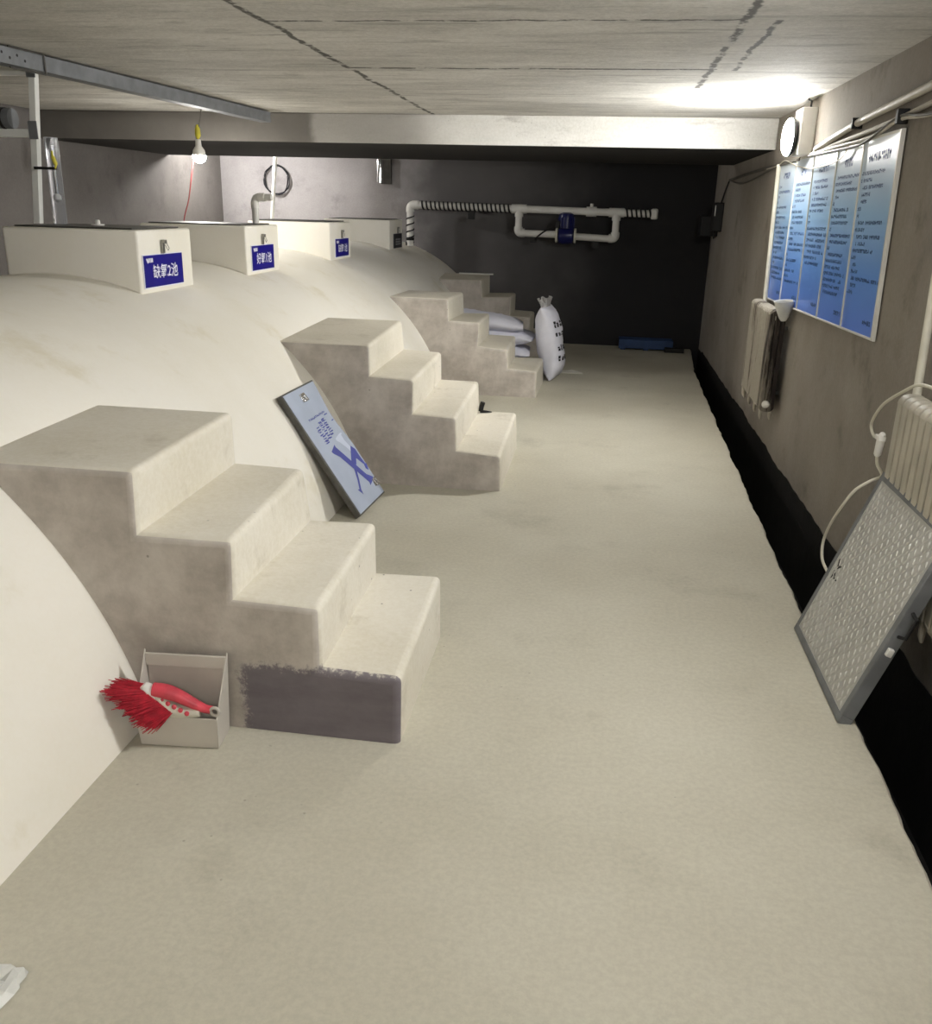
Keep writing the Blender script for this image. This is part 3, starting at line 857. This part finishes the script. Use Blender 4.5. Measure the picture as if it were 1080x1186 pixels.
# ------------------------------------------------------------------ conduit and cables along the right wall
root = thing('conduit_pipe', (1.215, 5.0, 2.04), 'thick pale conduit running along the top of the right wall', 'conduit')
pth = [(1.215, -1.0, 2.29), (1.215, 2.6, 2.16), (1.215, 4.02, 2.096), (1.215, 5.114, 2.051), (1.215, 6.0, 1.985)]
build('pipe', MB().tube(smooth_path(pth, 6), 0.018, 12), M['conduit'], root)
for y, z in ((5.114, 2.051), (3.9, 2.101)):
    build('clamp', MB().box((1.188, y - .014, z - .026), (XW, y + .014, z + .026)), M['black'], root, bevel=0.003)
def cable(pts, r, mat, label, name='cable'):
    o = build(name, MB().tube(smooth_path(pts, 8), r, 8), mat, loc=pts[0])
    return tag(o, label, 'cable')
X = 1.226
cable([(X, 1.5, 2.13), (X, 3.2, 2.075), (X, 4.015, 2.035), (X, 4.383, 2.016), (X, 5.151, 1.993), (X, 6.10, 1.975)], 0.011, M['cable'], 'upper of the pale cables sagging just under the conduit')
cable([(X - .01, 1.5, 1.99), (X - .01, 3.2, 1.985), (X - .01, 3.989, 1.989), (X - .01, 4.38, 2.005), (X - .01, 4.802, 1.965), (X - .01, 5.5, 1.965), (X - .01, 6.15, 1.965)], 0.009, M['cable'], 'lower pale cable dipping over the top edge of the blue board')
cable([(X - .018, 3.1, 1.97), (X - .018, 4.0, 1.99), (X - .018, 4.375, 2.015), (X - .018, 4.9, 1.945), (X - .018, 5.4, 1.945), (X - .018, 6.2, 1.955)], 0.006, M['cabled'], 'thin grey cable looping between the pale cables and the blue board')
cable([(X, 6.5, 1.955), (X, 6.85, 1.955), (X, 8.1, 1.955), (X, 9.3, 1.945), (X, 10.1, 1.935)], 0.013, M['cabled'], 'thick dark cable bundle running from the lamp to the back corner')
cable([(X - .012, 6.6, 1.95), (X - .012, 7.4, 1.94), (X - .012, 8.2, 1.90), (X - .012, 9.1, 1.875), (X - .012, 10.0, 1.93)], 0.007, M['cabled'], 'drooping grey cable loop on the wall beyond the blue board')
cable([(X, 10.1, 1.935), (X, 10.35, 1.84), (X, 10.6, 1.72)], 0.008, M['black'], 'black cable dropping into the small black control box')
cable([(X - .016, 7.717, 1.943), (X - .016, 7.234, 1.947), (X - .016, 6.95, 1.968), (X - .018, 6.519, 1.915), (X - .018, 5.974, 1.876), (X - .018, 5.353, 1.892), (X - .018, 5.18, 1.96)], 0.0035, M['cream'], 'thin white wire zigzagging across the top of the blue board', 'thin_wire')
b = MB()
o = tag(build('cable_clip', MB().box((1.195, 4.35, 1.985), (XW, 4.385, 2.045)), M['black'], loc=(1.22, 4.37, 2.0), bevel=0.003), 'black clip bunching the cables above the right end of the blue board', 'clip')

root = thing('control_box', (1.22, 10.7, 1.45), 'small black box with a pale strip, on the right wall near the back corner', 'control box')
build('case', MB().box((1.15, 10.42, 1.42), (XW, 10.75, 1.72)), M['black'], root, bevel=0.01)
build('pale_strip', MB().box((1.146, 10.415, 1.58), (1.156, 10.43, 1.69)), M['white_pl'], root)
build('lower_box', MB().box((1.05, 10.75, 1.36), (XW, 11.08, 1.58)), M['black'], root, bevel=0.01)
ring = [(1.17, 10.50 + .03 * cos(2 * pi * i / 12), 1.385 + .04 * sin(2 * pi * i / 12)) for i in range(13)]
build('cable_loop', MB().tube(ring, 0.007, 6, caps=False), M['black'], root)

# power cord with inline connector by the near radiator
root = thing('power_cord', (1.09, 3.45, 0.9), 'thin white cord looping over the near radiator with an inline connector', 'cord')
cp1 = [(1.10, 2.75, 1.05), (1.10, 3.05, 1.075), (1.10, 3.22, 1.062), (1.10, 3.337, 1.022), (1.09, 3.498, .945), (1.09, 3.593, .878), (1.09, 3.625, .825), (1.09, 3.56, .797), (1.09, 3.47, .822)]
build('upper_cord', MB().tube(smooth_path(cp1, 8), 0.006, 8), M['cream'], root)
con = MB(); con.tube([(1.09, 3.468, .830), (1.09, 3.478, .815), (1.09, 3.490, .745), (1.09, 3.492, .735)], [0.010, 0.016, 0.014, 0.008], 12)
con.box((1.077, 3.462, .800), (1.103, 3.515, .818))
build('inline_connector', con, M['white_pl'], root, bevel=0.002)
cp2 = [(1.09, 3.492, .737), (1.10, 3.50, .70), (1.12, 3.49, .66), (1.08, 3.478, .640), (1.03, 3.478, .60), (1.0, 3.50, .53), (0.985, 3.575, .42), (0.98, 3.615, .33), (0.975, 3.57, .27), (0.975, 3.47, .255)]
build('lower_cord', MB().tube(smooth_path(cp2, 8), 0.006, 8), M['cream'], root)

# ------------------------------------------------------------------ hanging bulb
root = thing('hanging_bulb', (-3.20, 7.1, 1.93), 'lit bare bulb hanging on a wire from the ceiling over the tank', 'lamp')
BX, BY, BZ = -3.21, 7.1, 1.93
build('wire', MB().tube(smooth_path([(-3.16, 7.1, ZC), (-3.185, 7.1, 2.2), (-3.21, 7.1, 2.09), (BX, BY, BZ + .09)], 5), 0.004, 6), M['cabled'], root)
build('taped_joint', MB().lathe([(0.008, 0.16), (0.02, 0.13), (0.022, 0.08), (0.008, 0.055)], (BX, BY, 2.0), (0, 0, 1), 12), M['yellow'], root)
build('socket', MB().lathe([(0.012, .125), (0.02, .12), (0.024, .075), (0.045, 0.045), (0.052, .012), (0.052, 0.004)], (BX, BY, BZ), (0, 0, 1), 20), M['white_pl'], root)
gl = [(0.0535, 0.004)] + [(0.0535 * cos(a), 0.0535 * sin(a) + .004) for a in [-radians(12 * i) for i in range(1, 8)]] + [(0.002, -.0498)]
build('globe', MB().lathe(gl, (BX, BY, BZ), (0, 0, 1), 20), M['bulb'], root)
cable([(-3.215, 7.12, 2.02), (-3.27, 7.12, 1.9), (-3.33, 7.12, 1.62), (-3.38, 7.1, 1.43), (-3.40, 7.1, arc_z(-3.40) + .004)], 0.005, M['redcord'], 'thin red cord hanging from the bulb wire down to the tank', 'red_cord')

# ------------------------------------------------------------------ upper left fittings
root = thing('square_tube_stand', (-3.03, 4.75, 1.459), 'white square-tube stand standing on the nearest hatch box', 'frame')
s = 0.019
build('post', MB().prism([(-3.115 + a * s, 4.75 + b * s, 1.459) for a, b in ((-1, -1), (1, -1), (1, 1), (-1, 1))], [(-3.035 + a * s, 4.75 + b * s, 2.25) for a, b in ((-1, -1), (1, -1), (1, 1), (-1, 1))]), M['aluw'], root, bevel=0.003)
build('top_bar', MB().box((-4.0, 4.75 - s, 2.20), (-3.035 - s, 4.75 + s, 2.24)), M['aluw'], root, bevel=0.003)
build('lower_bar', MB().box((-4.0, 4.75 - s, 1.90), (-3.062 - s, 4.75 + s, 1.94)), M['aluw'], root, bevel=0.003)
build('short_post', MB().box((-3.31, 4.75 - s, 1.94), (-3.27, 4.75 + s, 2.20)), M['aluw'], root, bevel=0.003)
build('corner_bracket', MB().box((-3.065, 4.725, 2.19), (-3.015, 4.729, 2.255)), M['galv'], root)
build('corner_bracket', MB().box((-3.09, 4.725, 1.89), (-3.04, 4.729, 1.98)), M['galv'], root)
b = MB().box((-4.0, 4.72, 1.90), (-3.96, 4.78, 2.24))
build('end_post', b, M['aluw'], root)
b = MB().box((-4.0, 4.72, arc_z(-3.98)), (-3.96, 4.78, 1.90))
build('rear_leg', b, M['aluw'], root)

root = thing('grey_pipe', (-3.4, 4.75, 1.99), 'short fat grey pipe with a black ring lying in the white tube stand', 'pipe')
build('barrel', MB().tube([(-3.9, 4.74, 1.992), (-3.18, 4.74, 1.992)], 0.051, 20), M['galv'], root)
build('black_ring', MB().tube([(-3.235, 4.74, 1.992), (-3.22, 4.74, 1.992)], 0.055, 20), M['black'], root)

root = thing('clear_tube', (-2.965, 4.73, 1.459), 'clear plastic tube with a yellow tag strapped to the white post', 'tube')
build('tube_wall', MB().tube([(-2.968, 4.725, 1.460), (-2.968, 4.725, 1.90)], 0.036, 20), M['acrylic'], root)
build('inner_rod', MB().tube([(-2.968, 4.725, 1.60), (-2.968, 4.725, 1.86)], 0.008, 10), M['chrome'], root)
build('float', MB().lathe([(0.004, 0), (0.016, .012), (0.016, .03), (0.006, .045)], (-2.968, 4.725, 1.575), (0, 0, 1), 12), M['white_pl'], root)
build('strap', MB().box((-3.06, 4.684, 1.738), (-2.928, 4.690, 1.752)), M['black'], root)
build('yellow_tag', MB().tube(smooth_path([(-2.945, 4.685, 1.83), (-2.94, 4.682, 1.80), (-2.93, 4.684, 1.765), (-2.935, 4.684, 1.745)], 4), [0.006] * 4 + [0.011] * 5 + [0.005] * 4, 8), M['yellow'], root)

root = thing('cable_channel', (-2.95, 5.5, 2.24), 'perforated grey steel channel slung under the ceiling at upper left', 'channel')
Ca, Cb = Vector((-3.10, 3.2, 0)), Vector((-2.80, 7.5, 0))
dv = (Cb - Ca).normalized(); sv = Vector((dv.y, -dv.x, 0))
def ch(t, w_, z): p = Ca + dv * t + sv * w_; return (p.x, p.y, z)
Ln = (Cb - Ca).length
b = MB()
pr = [(0.045, 2.215), (0.045, 2.290), (-0.045, 2.290), (-0.045, 2.284), (0.039, 2.284), (0.039, 2.221), (-0.045, 2.221), (-0.045, 2.215)]
b.prism([ch(0, w_, z) for w_, z in pr], [ch(Ln, w_, z) for w_, z in pr])
chn = build('channel', b, M['galv'], root)
b = MB()
for i in range(16):
    t = 0.55 + i * 0.055
    p = Vector(ch(t, 0.0455, 2.262 - 0.018 * (i % 2)))
    b.lathe([(0.007, 0), (0.007, 0.001)], p, sv, 8)
build('punched_holes', b, M['black'], chn)
for t in (1.45, 2.1, 3.0, 3.6):
    b = MB().tube([ch(t, 0.02, 2.285), ch(t, 0.02, ZC)], 0.008, 8); b.lathe([(0.016, 0), (0.016, .008)], ch(t, .02, 2.287), (0, 0, 1), 6)
    build('hanger_bolt', b, M['chrome'], root)
b = MB()
b.tube([ch(1.52, 0.052, 2.20), ch(1.52, 0.052, 2.293), ch(1.52, -0.05, 2.293)], 0.005, 6)
b.tube([ch(1.25, 0.052, 2.293), ch(1.52, 0.052, 2.293)], 0.005, 6); b.tube([ch(1.25, 0.052, 2.20), ch(1.52, 0.052, 2.20)], 0.005, 6)
build('joint_strap', b, M['darkst'], root)

# ------------------------------------------------------------------ pvc elbow, thin pole, coil, stub
e = MB(); px_ = -2.47
e.tube(smooth_path([(px_, 6.33, 1.459), (px_, 6.33, 1.57), (px_, 6.33, 1.615), (px_ + .015, 6.33, 1.632), (px_ + .05, 6.33, 1.634), (px_ + .125, 6.33, 1.634)], 5), 0.024, 14)
root = thing('pvc_elbow_pipe', (px_, 6.33, 1.459), 'white plastic pipe bent over at the top, standing on the 好氧1池 hatch box', 'pipe')
build('pipe', e, M['pvc'], root)
e = MB().lathe([(0.029, 0), (0.029, 0.05)], (px_, 6.33, 1.56), (0, 0, 1), 14); e.lathe([(0.029, 0), (0.029, 0.045)], (px_ + .03, 6.33, 1.634), (1, 0, 0), 14)
build('coupling', e, M['white_pl'], root)
m = MB().tube([(-4.0, 10.6, arc_z(-4.0) + .004), (-3.85, 10.6, 2.2)], 0.022, 10)
tag(build('thin_pole', m, M['aluw'], loc=(-4.0, 10.6, .8)), 'thin white pole reaching from the tank up to the beam, behind the second box', 'pole')
c = MB(); pts = []
for i in range(90):
    a = 2 * pi * i / 22
    pts.append((-4.13 + (0.16 + .012 * sin(i * .7)) * cos(a), YB - .03 - .0004 * i, 1.87 + (0.17 + .012 * cos(i * .9)) * sin(a)))
c.tube(pts, 0.005, 6)
tag(build('cable_coil', c, M['ink'], loc=(-4.1, YB - .03, 1.87)), 'coil of dark cable hanging on the back wall behind the thin white pole', 'cable coil')
root = thing('metal_stub', (-2.8, 11.3, 1.86), 'short shiny metal tube bracket hanging under the beam against the back wall', 'bracket')
build('tube', MB().tube([(-2.79, 11.3, 1.862), (-2.79, 11.3, 2.125)], 0.045, 16), M['chrome'], root)
build('back_plate', MB().box((-2.80, 11.34, 1.85), (-2.66, 11.4, 2.14)), M['darkst'], root, bevel=0.004)

# ------------------------------------------------------------------ pipe loop and pump on the back wall
PY = 11.12
root = thing('pipe_loop', (-1.0, PY, 1.6), 'white plastic pipe loop wrapped in black cable along the back wall', 'pipes')
r = 0.042
def zz(x): return 1.617 - 0.035 * (x + 2.37) / 2.94
mainp = smooth_path([(-2.37, PY, 1.14), (-2.37, PY, 1.50), (-2.37, PY, 1.585), (-2.345, PY, 1.612), (-2.28, PY, zz(-2.28)), (-2.0, PY, zz(-2.0))], 5) + [Vector((x, PY, zz(x))) for x in (-1.5, -1.0, -.5, 0, .54)]
build('main_pipe', MB().tube(mainp, r, 16), M['pvc'], root)
xa, xb_, zl = -1.045, 0.105, 1.327
lowp = lambda: None
b = MB().tube(smooth_path([(xa, PY, zz(xa)), (xa, PY, 1.42), (xa, PY, 1.36), (xa + .03, PY, 1.330), (xa + .09, PY, 1.326), (-0.58, PY, 1.322)], 5), r * .95, 16)
build('branch_pipe', b, M['pvc'], root)
b = MB().tube(smooth_path([(-.36, PY, 1.306), (xb_ - .1, PY, 1.294), (xb_ - .03, PY, 1.296), (xb_, PY, 1.325), (xb_, PY, 1.40), (xb_, PY, zz(xb_))], 5), r * .95, 16)
build('branch_pipe', b, M['pvc'], root)
for x in (xa, xb_):
    b = MB().tube([(x - .09, PY, zz(x)), (x + .09, PY, zz(x))], r * 1.25, 16); b.tube([(x, PY, zz(x)), (x, PY, zz(x) - .09)], r * 1.2, 16)
    build('tee', b, M['pvc'], root)
for x, z, s_ in ((xa, 1.330, 1), (xb_, 1.297, -1)):
    b = MB().tube(smooth_path([(x, PY, z + .07), (x, PY, z + .03), (x + s_ * .012, PY, z + .008), (x + s_ * .035, PY, z), (x + s_ * .075, PY, z)], 4), r * 1.2, 16)
    build('elbow', b, M['pvc'], root)
b = MB().tube(smooth_path([(-2.37, PY, 1.535), (-2.37, PY, 1.58), (-2.355, PY, 1.607), (-2.32, PY, 1.616), (-2.27, PY, 1.616)], 4), r * 1.2, 16)
build('elbow', b, M['pvc'], root)
b = MB().tube([(-.25, PY, zz(-.2)), (-.13, PY, zz(-.2))], r * 1.35, 16); b.lathe([(0.02, 0.03), (0.02, .09)], (-.19, PY, zz(-.2)), (0, 0, 1), 10)
build('union_valve', b, M['pvc'], root)
for x in (-.585, -.365):
    b = MB().tube([(x - .012, PY, 1.315), (x + .012, PY, 1.315)], 0.085, 20)
    build('flange', b, M['cream'], root)
def helix(x0, x1, turns):
    n_ = int(turns * 14); return [(x0 + (x1 - x0) * i / n_, PY + (r + .004) * cos(2 * pi * i / 14), zz(x0 + (x1 - x0) * i / n_) + (r + .004) * sin(2 * pi * i / 14)) for i in range(n_ + 1)]
build('heating_cable', MB().tube(helix(-2.24, -1.14, 21), 0.011, 6), M['black'], root)
build('heating_cable', MB().tube(helix(.2, .52, 6), 0.011, 6), M['black'], root)
b = MB()
zh = [(-2.37 + (r + .004) * cos(2 * pi * i / 14), PY + (r + .004) * sin(2 * pi * i / 14), 1.18 + .33 * i / 60) for i in range(61)]
b.tube(zh, 0.008, 6)
build('heating_cable', b, M['black'], root)
b = MB().tube([(-2.37, PY, 1.205), (-2.37, PY, 1.24)], r * 1.2, 16); b.tube([(-2.42, PY, 1.16), (-2.34, PY, 1.165)], 0.03, 10)
build('black_joint', b, M['black'], root)
for x, z0, z1 in ((-1.62, 1.47, 1.59), (-.86, 1.22, 1.31), (-.12, 1.18, 1.28)):
    b = MB().box((x - .04, PY - .01, z0), (x + .04, PY + .03, z1)); b.box((x - .015, PY, z1 - .03), (x + .015, YB, z1 - .005))
    build('pipe_bracket', b, M['black'], root, bevel=0.004)
b = MB().box((.50, PY - .055, zz(.54) - .06), (.58, PY + .055, zz(.54) + .06))
build('end_cap', b, M['pvc'], root, bevel=0.02, segs=3)

root = thing('circulation_pump', (-.475, PY, 1.25), 'blue pump set between two pale flanges in the white pipe loop', 'pump')
build('volute', MB().lathe([(0.05, -.098), (0.09, -.08), (0.10, -.03), (0.10, .03), (0.09, .08), (0.05, .098)], (-.475, PY, 1.315), (1, 0, 0), 24), M['pumpb'], root)
mt = MB().lathe([(0.06, .07), (0.085, .08), (0.088, .22), (0.08, .245), (0.05, .26)], (-.475, PY - .01, 1.315), (0, 0, 1), 24)
for i in range(14):
    a = 2 * pi * i / 14
    mt.obox((-.475 + .09 * cos(a), PY - .01 + .09 * sin(a), 1.46), ((cos(a), sin(a), 0), (-sin(a), cos(a), 0), (0, 0, 1)), (.008, .004, .06))
build('motor', mt, M['pumpb'], root)
build('terminal_box', MB().box((-.60, PY - .08, 1.40), (-.55, PY + .02, 1.48)), M['black'], root, bevel=0.006)
build('lead', MB().tube(smooth_path([(-.60, PY - .03, 1.42), (-.72, PY - .06, 1.36), (-.80, PY - .07, 1.30), (-.84, PY - .03, 1.26)], 6), 0.009, 8), M['black'], root)

# ------------------------------------------------------------------ sacks
def sack_surface(c, A, B, Cn, hl, hw, ht, seed):
    A, B, Cn = Vector(A).normalized(), Vector(B).normalized(), Vector(Cn).normalized(); c = Vector(c)
    def S(u, th, off=0.0):
        au = abs(u)
        w_ = hw * (0.93 + 0.10 * au ** 6 - 0.05 * cos(u * 3))
        t_ = (ht + off) * max(0.06, (1 - au ** 3.2)) ** 0.6
        cx_, sx_ = cos(th), sin(th)
        x = w_ * math.copysign(abs(cx_) ** 0.72, cx_); z = t_ * math.copysign(abs(sx_) ** 0.85, sx_)
        p = c + A * (u * hl) + B * x + Cn * z
        d = 0.018 * mnoise.noise(Vector((u * 2.4 + seed, th * 0.9, seed))) + 0.007 * mnoise.noise(Vector((u * 9, th * 3.1, seed * 2)))
        return p + Cn * (d * (1 if sx_ > 0 else -.4)) + B * (d * 0.5)
    return S
def sack_mesh(S, nu=40, nv=36):
    m = MB(); vs = []
    for i in range(nu + 1):
        u = -1 + 2 * i / nu
        for k in range(nv): vs.append(S(u, 2 * pi * k / nv))
    fs = [(i * nv + k, i * nv + (k + 1) % nv, (i + 1) * nv + (k + 1) % nv, (i + 1) * nv + k) for i in range(nu) for k in range(nv)]
    fs += [tuple(reversed(range(nv))), tuple(nu * nv + k for k in range(nv))]
    return m.add(vs, fs)
def sack_print(S, marks, th0):
    m = MB()
    for (u, w_, du, dw) in marks:
        vs = [S(u + a * du, th0 + w_ + b_ * dw, 0.004) for a, b_ in ((0, 0), (.5, 0), (1, 0), (1, .5), (1, 1), (.5, 1), (0, 1), (0, .5))]
        m.add(vs, [tuple(range(8))])
    return m
SKL = ['white sack lying at the bottom of the pile behind the steps', 'white sack lying second from the bottom of the pile', 'white sack lying second from the top of the pile',
       'white printed sack lying on top of the pile behind the steps']
sp = [(-1.10, 9.06, .083, .44), (-1.12, 9.02, .235, .44), (-1.10, 9.05, .385, .46), (-1.20, 9.03, .530, .44)]
rnd = random.Random(2)
for k, (x, y, z, hl) in enumerate(sp):
    a = radians((-3, 4, -2, 5)[k])
    S = sack_surface((x, y, z), (cos(a), sin(a), (0, .0, -.01, -.10)[k]), (-sin(a), cos(a), 0), ((0, 0, 0, .10)[k], 0, 1), hl, .27, .082, k * 3.7 + 1)
    root = thing('sack', (x, y, z - .08), SKL[k], 'sack', 'white sacks piled behind the steps')
    build('bag', sack_mesh(S), M['sack'], root, angle=70)
    if k == 3:
        mk = [(-.5 + .11 * i, -.35, .05, .22) for i in range(10)] + [(-.3 + .12 * i, .1, .07, .18) for i in range(7)]
        build('printing', sack_print(S, mk, -pi / 2 + .9 + 0.2), M['ink'], root, smooth=False)
# standing sack
c = Vector((-.475, 8.93, .355)); A = Vector((-.13, .02, .72)); B = Vector((.16, .98, .04)); Cn = A.cross(B)
if Cn.x < 0: Cn = -Cn
B = Cn.cross(A)
S = sack_surface(c, A, B, Cn, .352, .20, .125, 9.3)
root = thing('standing_sack', (-.42, 8.92, 0), 'full white sack standing upright beside the sack pile, end of print showing', 'sack')
build('bag', sack_mesh(S), M['sack'], root, angle=70)
mk = []
for u0 in (.50, .44, .40, .22, .16, -.16, -.24, -.45, -.52):
    for i in range(3): mk.append((u0, -.75 + i * .35 + rnd.uniform(-.05, .05), rnd.uniform(.03, .08), .2))
b = sack_print(S, mk, pi / 2 if S(0, pi / 2).x > S(0, -pi / 2).x else -pi / 2)
build('printing', b, M['ink'], root, smooth=False)
b = MB(); top = S(1, 0).lerp(S(1, pi), .5); nu, nv = 8, 40; vs = []
for i in range(nu + 1):
    for k_ in range(nv):
        th = 2 * pi * k_ / nv; ru = 1 + .22 * sin(th * 7 + i * .5) * i / nu
        vs.append(top + B.normalized() * (.135 + .02 * i / nu) * cos(th) * ru + Cn.normalized() * (.03 + .025 * i / nu) * sin(th) * ru + A.normalized() * (-.02 + .10 * i / nu + .012 * sin(th * 5)))
b.add(vs, [(i * nv + k_, i * nv + (k_ + 1) % nv, (i + 1) * nv + (k_ + 1) % nv, (i + 1) * nv + k_) for i in range(nu) for k_ in range(nv)])
build('gathered_top', b, M['sackc'], root, angle=80)

# ------------------------------------------------------------------ odds and ends
m = MB(); vs = []; n_ = 10
for i in range(n_ + 1):
    for j in range(4):
        vs.append((-.36 + .22 * i / n_, 9.22 + .035 * j * (1 - .6 * i / n_), .012 + .022 * (1 - abs(i / n_ * 2 - 1)) * (1 - (j - 1.5) ** 2 * .3) ))
m.add(vs, [(i * 4 + j, i * 4 + j + 1, (i + 1) * 4 + j + 1, (i + 1) * 4 + j) for i in range(n_) for j in range(3)])
m.prism([(-.36, 9.22, .0), (-.14, 9.23, .0), (-.14, 9.27, .0), (-.36, 9.325, .0)], [(-.36, 9.22, .011), (-.14, 9.23, .011), (-.14, 9.27, .011), (-.36, 9.325, .011)])
tag(build('paper_scrap', m, M['paper'], loc=(-.25, 9.27, 0)), 'pale folded paper scrap on the floor beside the standing sack', 'paper')

root = thing('blue_pallet', (.55, 11.25, 0), 'low blue plastic pallet on the floor against the back wall', 'pallet')
b = MB()
for i in range(5): b.box((.25, 11.10 + i * .054, .10), (.90, 11.145 + i * .054, .125))
build('deck', b, M['palletb'], root, bevel=0.003)
build('front_board', MB().box((.25, 11.095, .02), (.90, 11.10, .118)), M['palletb'], root, bevel=0.002)
for x in (.27, .55, .83):
    build('runner', MB().box((x, 11.10, 0), (x + .06, 11.36, .10)), M['palletb'], root, bevel=0.003)
tag(build('black_block', MB().box((.80, 11.0, 0), (1.03, 11.085, .055)), M['black'], loc=(.9, 11.04, 0), bevel=0.008), 'flat black block on the floor in front of the blue pallet', 'block')
tag(build('white_strip', MB().box((-1.70, 10.76, .852), (-1.29, 10.82, .866)), M['frame_w'], loc=(-1.5, 10.8, .852), bevel=0.002), 'white strip of wood lying on the top of the farthest steps', 'strip')
root = thing('black_hose_end', (-.775, 6.02, .25), 'small black rubber hose end lying on the bottom tread of the wide steps', 'hose')
build('stub', MB().tube(smooth_path([(-.775, 6.02, .262), (-.772, 6.02, .29), (-.762, 6.02, .325)], 4), [0.017] * 9, 12), M['black'], root)
build('tail', MB().tube([(-.78, 6.02, .260), (-.735, 6.03, .2575), (-.70, 6.04, .2555)], [0.012, 0.008, 0.003], 8), M['black'], root)
m = MB(); n_ = 9; vs = []; rnd = random.Random(4)
for i in range(n_ + 1):
    for j in range(n_ + 1):
        q_ = mnoise.noise(Vector((i * .6, j * .6, 2))); r_ = 1 - max(abs(i - 4.5), abs(j - 4.5)) / 4.5
        vs.append((-1.235 + .11 * i / n_ + .012 * q_, 1.20 + .15 * j / n_ + .015 * q_, .003 + max(0, .02 + .03 * q_) * min(1, r_ * 3)))
m.add(vs, [(i * (n_ + 1) + j, i * (n_ + 1) + j + 1, (i + 1) * (n_ + 1) + j + 1, (i + 1) * (n_ + 1) + j) for i in range(n_) for j in range(n_)])
tag(build('plastic_scrap', m, M['cloudy'], loc=(-1.18, 1.27, 0), angle=20), 'crumpled white plastic scrap on the near floor by the tank foot', 'plastic scrap')

# ------------------------------------------------------------------ world, camera, view
w_ = bpy.data.worlds.new('dark_surround'); SC.world = w_; w_.use_nodes = True
w_.node_tree.nodes['Background'].inputs[0].default_value = (0, 0, 0, 1)
cam = bpy.data.cameras.new('camera'); co = bpy.data.objects.new('camera', cam); COL.objects.link(co)
cam.sensor_fit = 'HORIZONTAL'; cam.sensor_width = 36.0; cam.lens = 1025.83 / 1080 * 36.0
cam.clip_start = 0.05
pit, yaw, roll = radians(18.957365), radians(8.143363), radians(1.482304)
fw = Vector((-sin(yaw) * cos(pit), cos(yaw) * cos(pit), -sin(pit)))
rt = Vector((cos(yaw), sin(yaw), 0)); up = rt.cross(fw)
r2 = rt * cos(roll) + up * sin(roll); u2 = up * cos(roll) - rt * sin(roll)
mw = Matrix.Identity(4)
for i in range(3):
    mw[i][0] = r2[i]; mw[i][1] = u2[i]; mw[i][2] = -fw[i]
mw[0][3], mw[1][3], mw[2][3] = 0, 0, 1.6
co.matrix_world = mw
SC.camera = co
SC.view_settings.view_transform = 'Standard'; SC.view_settings.look = 'None'
SC.view_settings.exposure = 1.32; SC.view_settings.gamma = 1.0; SC.view_settings.use_curve_mapping = False
SC.cycles.use_denoising = True
SC.cycles.max_bounces = 8; SC.cycles.diffuse_bounces = 5
SC.cycles.sample_clamp_indirect = 6.0
